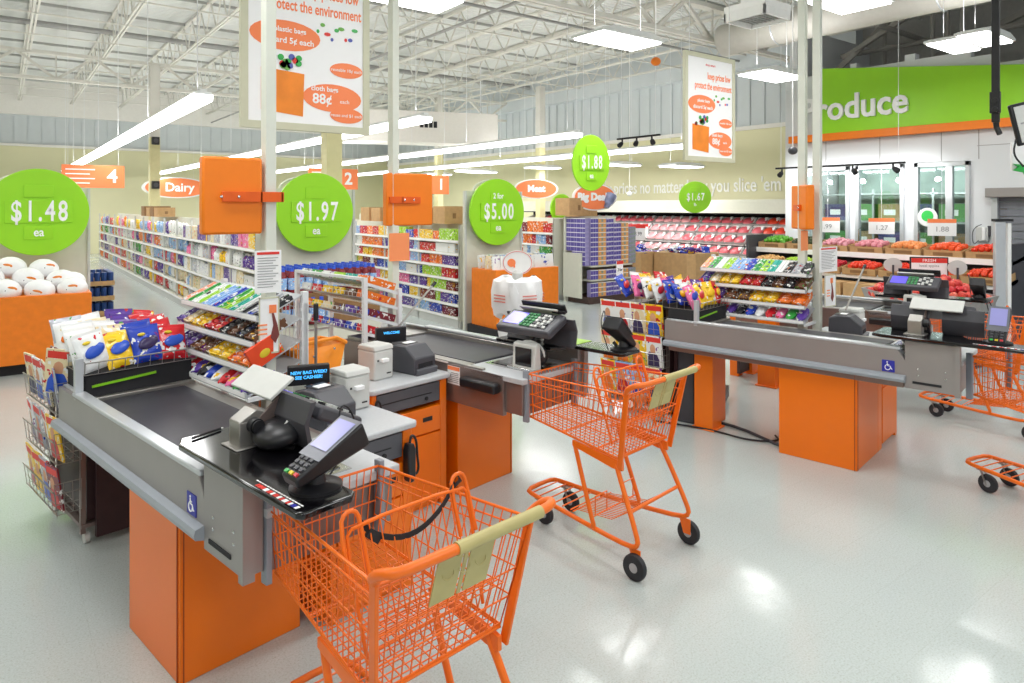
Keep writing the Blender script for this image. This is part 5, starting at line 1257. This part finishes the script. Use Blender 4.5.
def oval(x, y, z, a, b, s, lab, rz=0, sz=.3, dx=0):
    t = thing('department_sign', lab, 'department sign', (x, y, z), rz)
    q = MB(); disc(q, (0, 0, 0), b, .03, 48, sx=a/b); q.build('sign_rim', WHITE, t)
    q = MB(); disc(q, (0, -.02, 0), b*.9, .012, 48, sx=a/b); f = q.build('sign_face', ORANGEC, t)
    text('department_lettering', s, sz, WPAPER, f, (dx, -.03, 0), off=.012); hang(t, (-a*.5, a*.5), b*.8, ZC-z); return t
oval(5.4, 28.5, 2.5, 1.2, .40, 'Dairy', 'orange oval sign reading Dairy in front of the back wall', sz=.46, dx=.1)
oval(11.29, 14, 2.25, .62, .26, 'Meat', 'orange oval sign reading Meat', rz=R(-20), sz=.24)
bd = oval(9.1, 9.5, 1.97, .48, .26, 'Big Deal', 'orange oval sign reading Big Deal below the tall $1.88 sign', rz=R(-15), sz=.19, dx=-.06)
MB().lathe([(.05, 0), (.06, .08), (.09, .12), (.10, .28), (.06, .30)], (.22, -.06, -.2), 14, 0, rot=(0, .45, 0)).build('product_picture', mat('navy_stripe', '#7f86a8', .4, noise=.5, scale=10), bd)
# bag posters
def poster(x, y, z, W, H, lab, small):
    t = thing('hanging_poster', lab, 'poster', (x, y, z))
    e = .05
    MB().box(-W/2, W/2, -.02, .02, -H/2, -H/2+e).box(-W/2, W/2, -.02, .02, H/2-e, H/2).box(-W/2, -W/2+e, -.019, .019, -H/2+e, H/2-e).box(W/2-e, W/2, -.019, .019, -H/2+e, H/2-e).build('poster_frame', BEIGEF, t)
    b = MB().box(-W/2+e, W/2-e, -.01, .01, -H/2+e, H/2-e).build('poster_sheet', WPAPER, t)
    hang(t, (-W*.4, W*.4), H/2, ZC-z)
    Z = -H/2
    text('headline', 'keep prices low', .11, ORANGEC, b, (.38, -.011, Z+.99), ex=.001, sx=.62, off=.002, align='RIGHT'); text('headline', 'protect the environment', .11, ORANGEC, b, (.40, -.011, Z+.87), ex=.001, sx=.62, off=.002, align='RIGHT')
    if H > 1.1: text('headline', 'shop smart', .04, RED, b, (0, -.011, H/2-.12), ex=.001)
    m = MB()
    disc(m, (-.16, -.012, Z+.655), .105, .003, 24, sx=2.35); disc(m, (.285, -.012, Z+.46), .055, .003, 24, sx=2.3); disc(m, (.18, -.012, Z+.25), .10, .003, 24, sx=2.2); disc(m, (.285, -.0135, Z+.13), .055, .003, 24, sx=2.3)
    bl = m.build('price_bubbles', ORANGEC, b)
    text('bubble_lettering', 'plastic bags', .05, WPAPER, bl, (-.13, -.0145, Z+.695), ex=.0008, off=.001); text('bubble_lettering', 'discard 5¢ each', .058, WPAPER, bl, (-.14, -.0145, Z+.62), ex=.0008, off=.001)
    text('bubble_lettering', 'cloth bags', .05, WPAPER, bl, (.12, -.0145, Z+.31), ex=.0008, off=.001); text('bubble_lettering', '88¢', .1, WPAPER, bl, (.1, -.0145, Z+.235), ex=.0008, off=.002); text('bubble_lettering', 'each', .04, WPAPER, bl, (.27, -.0145, Z+.23), ex=.0008)
    text('bubble_lettering', 'reusable 10¢ each', .033, WPAPER, bl, (.285, -.0145, Z+.46), ex=.0008); text('bubble_lettering', 'reuse and $1 each', .033, WPAPER, bl, (.285, -.0165, Z+.13), ex=.0008)
    g = MB(); g.prism([(-.33, Z+.13), (-.04, Z+.10), (-.03, Z+.40), (-.33, Z+.42)], -.014, -.010, 'y'); bg = g.build('bag_picture', mat('bag_amber', '#f58a1f', .5, noise=.12, scale=6), b)
    g = MB(); rr = random.Random(2)
    for k in range(14): disc(g, (-.28+rr.random()*.22, -.0165, Z+.42+rr.random()*.09), .022, .003, 10, m=k % 4)
    for k in range(9): disc(g, (.07+k*.035, -.0115, Z+.72+.05*math.sin(k*1.7)), .014, .003, 8, m=k % 4, sx=.8+k % 3*.5)
    g.build('vegetable_print', [KGREEN, mat('leaf_print', '#6fb04a', .5), RED, mat('indigo_print', '#5560b0', .5)], bg)
poster(1.75, 4.75, 2.33+.62, .93, 1.24, 'large hanging bag poster behind the thick pole', False)
poster(6.64, 5.0, 2.32+.62, .93, 1.24, 'smaller looking hanging bag poster near the produce sign', True)
# ------------------------------------------------------------------ produce stand
t = thing('produce_stand', 'long stepped produce stand below the cooler doors', 'produce stand', (10.5, 3.2, 0)); L = 3.8
m = MB()
for x, z in ((.3, 1.08), (.0, .78), (-.25, .42)):
    m.prism([(x-.25, z-.06), (x-.25, z-.01), (x+.25, z+.06), (x+.25, z-.0)], 0, L, 'y')
m.build('tier', FRM, t, bevel=.003)
MB().box(-.5, -.48, 0, L, .40, .46).box(-.26, -.24, 0, L, .72, .79).box(.04, .06, 0, L, 1.01, 1.09).build('price_rail', WHITE, t)
MB().box(-.2, .55, 0, .04, 0, 1.3).box(-.2, .55, L-.04, L, 0, 1.3).box(.5, .55, 0, L, 0, 1.1).build('stand_frame', DGREY, t)
FM = fruit()
def crate(x, y, z, w, d, h, lab, fruits, colour, nx, ny, word, tilt=.14, heap=.03, fs=1.0):
    t = thing('produce_crate', lab, 'crate', (x, y, z), 0); t.rotation_euler = (0, -tilt, 0)
    MB().box(-w/2, w/2, -d/2, d/2, 0, .01).box(-w/2, w/2, -d/2, -d/2+.01, 0, h).box(-w/2, w/2, d/2-.01, d/2, 0, h).box(-w/2, -w/2+.01, -d/2, d/2, 0, h).box(w/2-.01, w/2, -d/2, d/2, 0, h).build('crate_walls', CARD, t)
    MB().box(-w/2-.002, -w/2, -d*.25, d*.25, h*.3, h*.75).build('crate_print', CARDD, t)
    for i in range(nx):
        for j in range(ny):
            fx = -w/2+.05+(w-.1)*(i+.5)/nx; fy = -d/2+.05+(d-.1)*(j+.5)/ny
            zz = h-.01+heap*(1-abs(2*(i+.5)/nx-1))+heap*(1-abs(2*(j+.5)/ny-1))
            p = Vector((fx, fy, zz)); p = Euler((0, -tilt, 0)).to_matrix() @ p
            cc = colour if isinstance(colour, str) else random.choice(colour)
            s_ = fs*random.uniform(.92, 1.1)
            item(FM, fruits, (x+p.x+random.uniform(-.006, .006), y+p.y+random.uniform(-.006, .006), z+p.z), 0, cc, lab_of(word, lab), word, '%s in the %s' % (word, lab), rot=Euler((random.uniform(-.5, .5), random.uniform(-.5, .5), random.random()*6)), sc=(s_, s_, s_*(1.0 if fruits != 'green_pepper' else 1.2)))
def lab_of(word, lab): return '%s heaped in the %s' % (word, lab)
TOP = [('green_pepper', 'green pepper', '#5faa2e'), ('avocado', 'dark avocado', '#3d4a2c'), ('wrapped_tray', 'pink onion', '#e7a0ad'), ('wrapped_tray', 'pink radish', '#df8f9a'), ('peach_fruit', 'peach', '#f39a5b'), ('orange_tomato', 'orange tomato', '#ee5a2c'), ('tomato', 'red tomato', '#e23a1d')]
for i, (nm, wd, c) in enumerate(TOP):
    crate(10.78, 6.68-i*.53, 1.10, .44, .50, .11, 'top tier crate of %s%s' % (wd, {'potato': 'es', 'avocado': 's'}.get(wd.split()[-1], 's')), nm, c, 4, 5, wd)
LOW = [('onion', 'yellow onion', '#dfb070'), ('lime_fruit', 'green pear', '#a6cf3c'), ('apple', 'red plum', '#c02a3a'), ('tomato', 'vine tomato', '#e33f25'), ('tomato', 'ripe red tomato', '#e2351d'), ('orange_fruit', 'blood orange', '#e8521f'), ('orange_fruit', 'small red apple', '#e04523')]
for i, (nm, wd, c) in enumerate(LOW):
    crate(10.42, 6.62-i*.53, .80, .42, .50, .10, 'lower tier crate of %ss' % wd, nm, c, 4, 5, wd)
for i in range(4):
    cbox(10.15, 6.4-i*.5, .47, .4, .46, .2, '%s closed brown produce carton on the lowest tier of the stand' % ['first', 'second', 'third', 'fourth'][i])
# octagonal bin of apples in front
t = thing('apple_bin', 'octagonal dark topped bin piled with red apples in front of the produce stand', 'bin', (8.85, 3.55, 0))
oc = [(.62*math.cos(PI/8+PI/4*i), .72*math.sin(PI/8+PI/4*i)) for i in range(8)]
MB().prism([(a*.9, b*.9) for a, b in oc], 0, .62, 'z', 0).build('bin_body', DGREY, t, bevel=.01)
m = MB(); 
for i in range(8):
    a, b = oc[i], oc[(i+1) % 8]; m.add([(a[0]*.9, a[1]*.9, .6), (b[0]*.9, b[1]*.9, .6), (b[0], b[1], .78), (a[0], a[1], .78), (a[0]*.86, a[1]*.86, .6), (b[0]*.86, b[1]*.86, .6), (b[0]*.96, b[1]*.96, .78), (a[0]*.96, a[1]*.96, .78)], [(0, 1, 2, 3), (7, 6, 5, 4), (3, 2, 6, 7), (0, 4, 5, 1)])
m.build('bin_collar', STEELP, t)
MB().prism([(a*.88, b*.88) for a, b in oc], .6, .64, 'z', 0).build('bin_floor', DGREY, t)
n = 0
for ring, (rr, z) in enumerate(((.54, .74), (.46, .80), (.37, .85), (.28, .90), (.19, .94), (.09, .97))):
    k = max(5, int(2*PI*rr/.085))
    for i in range(k):
        a = 2*PI*i/k+ring*.3
        item(FM, 'apple', (8.85+rr*math.cos(a), 3.55+rr*1.15*math.sin(a), z+random.uniform(-.006, .006)), 0, random.choice(['#d8403c', '#e0564a', '#cf3038', '#e8705a']), 'red apple piled in the octagonal bin before the produce stand', 'apple', 'apples in the octagonal bin', rot=Euler((random.uniform(-.6, .6), random.uniform(-.6, .6), random.random()*6)), sc=(1.08,)*3); n += 1
for i, (x, y, s_) in enumerate(((9.19, 3.35, 1), (8.99, 4.0, 1))):
    t = thing('round_card', 'round pale card on a dark stem over the apples, %s' % ['nearer the grey door', 'nearer the white poles'][i], 'card', (x, y, 1.06), R(-45))
    q = MB(); disc(q, (0, 0, 0), .11, .006, 30, sz=.8); q.build('card_disc', PGREY, t); MB().cyl((0, -.01, -.3), (0, -.01, 0), .012, 6).build('card_stem', DGREY, t)
t = thing('chalk_sign', 'white price board with a red band and black frame over the apple bin', 'price board', (9.03, 3.6, 1.04), R(-50))
t.scale = (.78, .78, .7); MB().box(-.27, .27, -.012, .012, -.16, .2).build('board_frame', BLACK, t, bevel=.004); b = MB().box(-.25, .25, -.016, -.01, -.14, .18).build('board_sheet', WPAPER, t)
MB().box(-.25, .25, -.019, -.015, .10, .18).build('red_band', RED, b); text('board_lettering', 'FRESH', .07, WPAPER, b, (0, -.021, .14)); text('board_lettering', 'local apples', .06, TXT, b, (0, -.018, .05)); text('board_lettering', '$1.29', .09, TXTK, b, (.05, -.018, -.07)); MB().cyl((0, 0, -.16), (0, 0, -.5), .01, 6).build('board_stem', DGREY, t)
for i, (y, p_) in enumerate(((6.25, '.99'), (5.34, '1.27'), (4.44, '1.88'))):
    t = thing('price_card', 'white card with an orange top hung before the %s cooler door' % ['first, partly hidden', 'middle', 'last'][i], 'price card', (11.6, y, 1.47), R(-62))
    c = MB().box(-.19, .19, -.004, .004, -.13, .13).build('card', WPAPER, t); MB().box(-.19, .19, -.006, -.004, .07, .13).build('orange_header', ORANGEC, t); text('price', p_, .11, TXT, c, (0, -.006, -.03)); MB().cyl((0, 0, .13), (0, 0, 1.0), .003, 4).build('hanger', WHITEG, t)
t = thing('round_sticker', 'round food picture sticker on the cooler door near the grey roller door', 'sticker', (XP-.06, 4.78, 1.62))
q = MB(); disc(q, (0, 0, 0), .15, .004, 28, axis='x'); q.build('sticker_disc', PGREY, t); q = MB(); disc(q, (-.004, .0, .02), .09, .004, 18, axis='x'); q.build('sticker_print', KGREEN, t)
# wall phone by the roller door
t = thing('wall_phone', 'pale wall telephone with a coiled cord beside the grey roller door', 'telephone', (XP, 4.02, 1.38)); MB().box(-.07, 0, -.08, .08, -.12, .1).build('phone_body', PGREY, t, bevel=.01); MB().box(-.11, -.07, -.06, -.01, -.1, .1).build('handset', WHITE, t, bevel=.01); MB().tube([(-.09, .03, -.1), (-.1, .1, -.18), (-.1, .12, 0), (-.08, .08, .1), (-.06, .0, .14)], .006, 6, smooth=2).build('cord', DGREY, t)
t = thing('socket_box', 'small grey junction box beside the wall telephone', 'box', (XP, 3.9, 1.42)); MB().box(-.05, 0, -.05, .05, -.08, .08).build('box_body', DGREY, t, bevel=.005)
# tall steel guard before the roller door
t = thing('guard_post', 'upright steel channel standing before the grey roller door', 'post', (9.36, 2.98, 0), R(-37))
MB().box(-.07, .05, -.05, .0, 0, 1.62).build('post_body', ALU, t, bevel=.006); MB().box(.08, .12, -.04, .0, 0, 1.6).build('post_edge', WHITE, t); MB().box(-.08, .13, -.06, .01, 1.62, 1.65).build('post_cap', BLACK, t)
# fish-tail logo board
t = thing('logo_board', 'white price board with a green fish tail logo hanging at the right edge', 'board', LF(6.2, .70, 2.06), R(-37)); t.scale = (.7, 1, .7)
MB().box(-.02, .5, -.01, .01, -.0, .3).build('board', WPAPER, t, bevel=.004)
lg = MB().prism([(-.02, .0), (.09, -.02), (.12, -.08), (.3, -.08), (.3, .02), (.12, .02), (.09, .06), (-.02, .07), (.035, .04)], -.03, -.012, 'y').build('tail_logo', KGREEN, t)
MB().cyl((.3, 0, .28), (.3, 0, 5.9), .005, 5).build('hanger', WHITEG, t)
# black hanging pole with a price checker
t = thing('ceiling_pole', 'black pole dropping from the ceiling with a clamp at its foot', 'pole', LF(5.55, .72), AL)
MB().box(-.022, .022, -.022, .022, 2.36, 5.6).build('pole_shaft', BLACK, t, bevel=.004)
m = MB().box(-.04, .0, -.03, .03, 2.42, 2.56).cyl((-.05, 0, 2.50), (.05, 0, 2.50), .02, 10).cyl((-.05, 0, 2.44), (.05, 0, 2.44), .02, 10).tube([(0, 0, 2.38), (.03, 0, 2.33), (.02, -.02, 2.28)], .018, 8); m.build('pole_clamp', BLACK, t, bevel=.003)
t = thing('price_checker', 'grey tablet price checker with a red logo hung under the black pole at the edge', 'price checker', LF(5.6, .64, 2.34), R(-37))
T = Matrix.Translation((.12, 0, 0)) @ Euler((0, R(-14), 0)).to_matrix().to_4x4()
MB().box(-.12, .2, -.03, .0, -.12, .16, 0, T).build('tablet_body', BLACK, t, bevel=.01); MB().box(-.1, .2, -.034, -.03, -.10, .14, 0, T).box(-.04, .2, -.036, -.034, -.08, -.03, 1, T).box(-.08, .2, -.036, -.034, .02, .03, 2, T).build('tablet_face', [PGREY, RED, TXT], t)
MB().tube([(.0, -.04, -.1), (-.02, -.04, -.2), (.05, -.04, -.28)], .006, 6, smooth=2).build('tablet_cord', BLACK, t)
# things on the floor
o = MB().tube([LF(4.98, 3.0, .012), LF(5.1, 2.55, .012), LF(5.05, 2.2, .012), LF(5.2, 2.02, .012), LF(5.3, 2.1, .012)], .008, 6, smooth=2).build('floor_cable', BLACKM); tag(o, 'black cable curling on the floor beside the orange leg of the third checkout', 'cable')
o = MB().tube([LF(5.25, 3.1, .012), LF(5.35, 2.5, .012), LF(5.1, 1.98, .012)], .012, 6, smooth=2).build('floor_cable', DGREY); tag(o, 'grey cable running on the floor to the third checkout base', 'cable')
t = thing('computer_case', 'low black computer case lying under the third conveyor', 'computer', LF(5.75, 3.0), AL+.3)
MB().box(-.25, .25, -.25, .25, .02, .13).build('case_body', BLACK, t, bevel=.01); MB().box(-.2, .2, -.255, -.25, .05, .10).build('case_front', DGREY, t)
t = thing('waste_bin', 'dark grey upright bin under the far end of the third checkout', 'bin', LF(5.24, 2.79), AL); t.scale = (.8, .62, 1)
MB().prism([(-.11, -.12), (.11, -.12), (.13, .13), (-.13, .13)], 0, .6, 'z').build('bin_body', DGREY, t, bevel=.012); MB().box(-.12, .12, -.14, -.12, .5, .6).build('bin_flap', BLACK, t)
for i, (u, v) in enumerate(((6.25, 3.2), (6.8, 2.75))):
    o = MB().box(-.09, .09, -.09, .09, 0, .66).box(-.11, .11, -.11, .11, 0, .012).build('orange_post', ORANGE, None, LF(u, v), (0, 0, AL), bevel=.004); tag(o, 'square orange support post seen beneath the third conveyor, %s of the two' % ['nearer', 'farther'][i], 'post')
o = MB().box(-.35, .35, -.2, .2, 0, .025, 0).box(-.3, .3, -.15, .15, .025, .03, 1).build('floor_mat', [BLACKM, DGREY], None, (6.55, 1.0, 0), (0, 0, R(-30))); tag(o, 'dark floor mat at the picture edge behind the third checkout', 'mat')

# ------------------------------------------------------------------ lettering becomes plain meshes
bpy.context.view_layer.update(); dg = bpy.context.evaluated_depsgraph_get()
for o in [q for q in bpy.data.objects if q.type == 'FONT']:
    me = bpy.data.meshes.new_from_object(o.evaluated_get(dg)); nm = o.name; o.name = 'old'
    n_ = bpy.data.objects.new(nm, me); COL.objects.link(n_); n_.parent = o.parent
    n_.location = o.location; n_.rotation_euler = o.rotation_euler; n_.scale = o.scale
    for k_ in o.keys():
        if isinstance(o[k_], str): n_[k_] = o[k_]
    bpy.data.objects.remove(o)
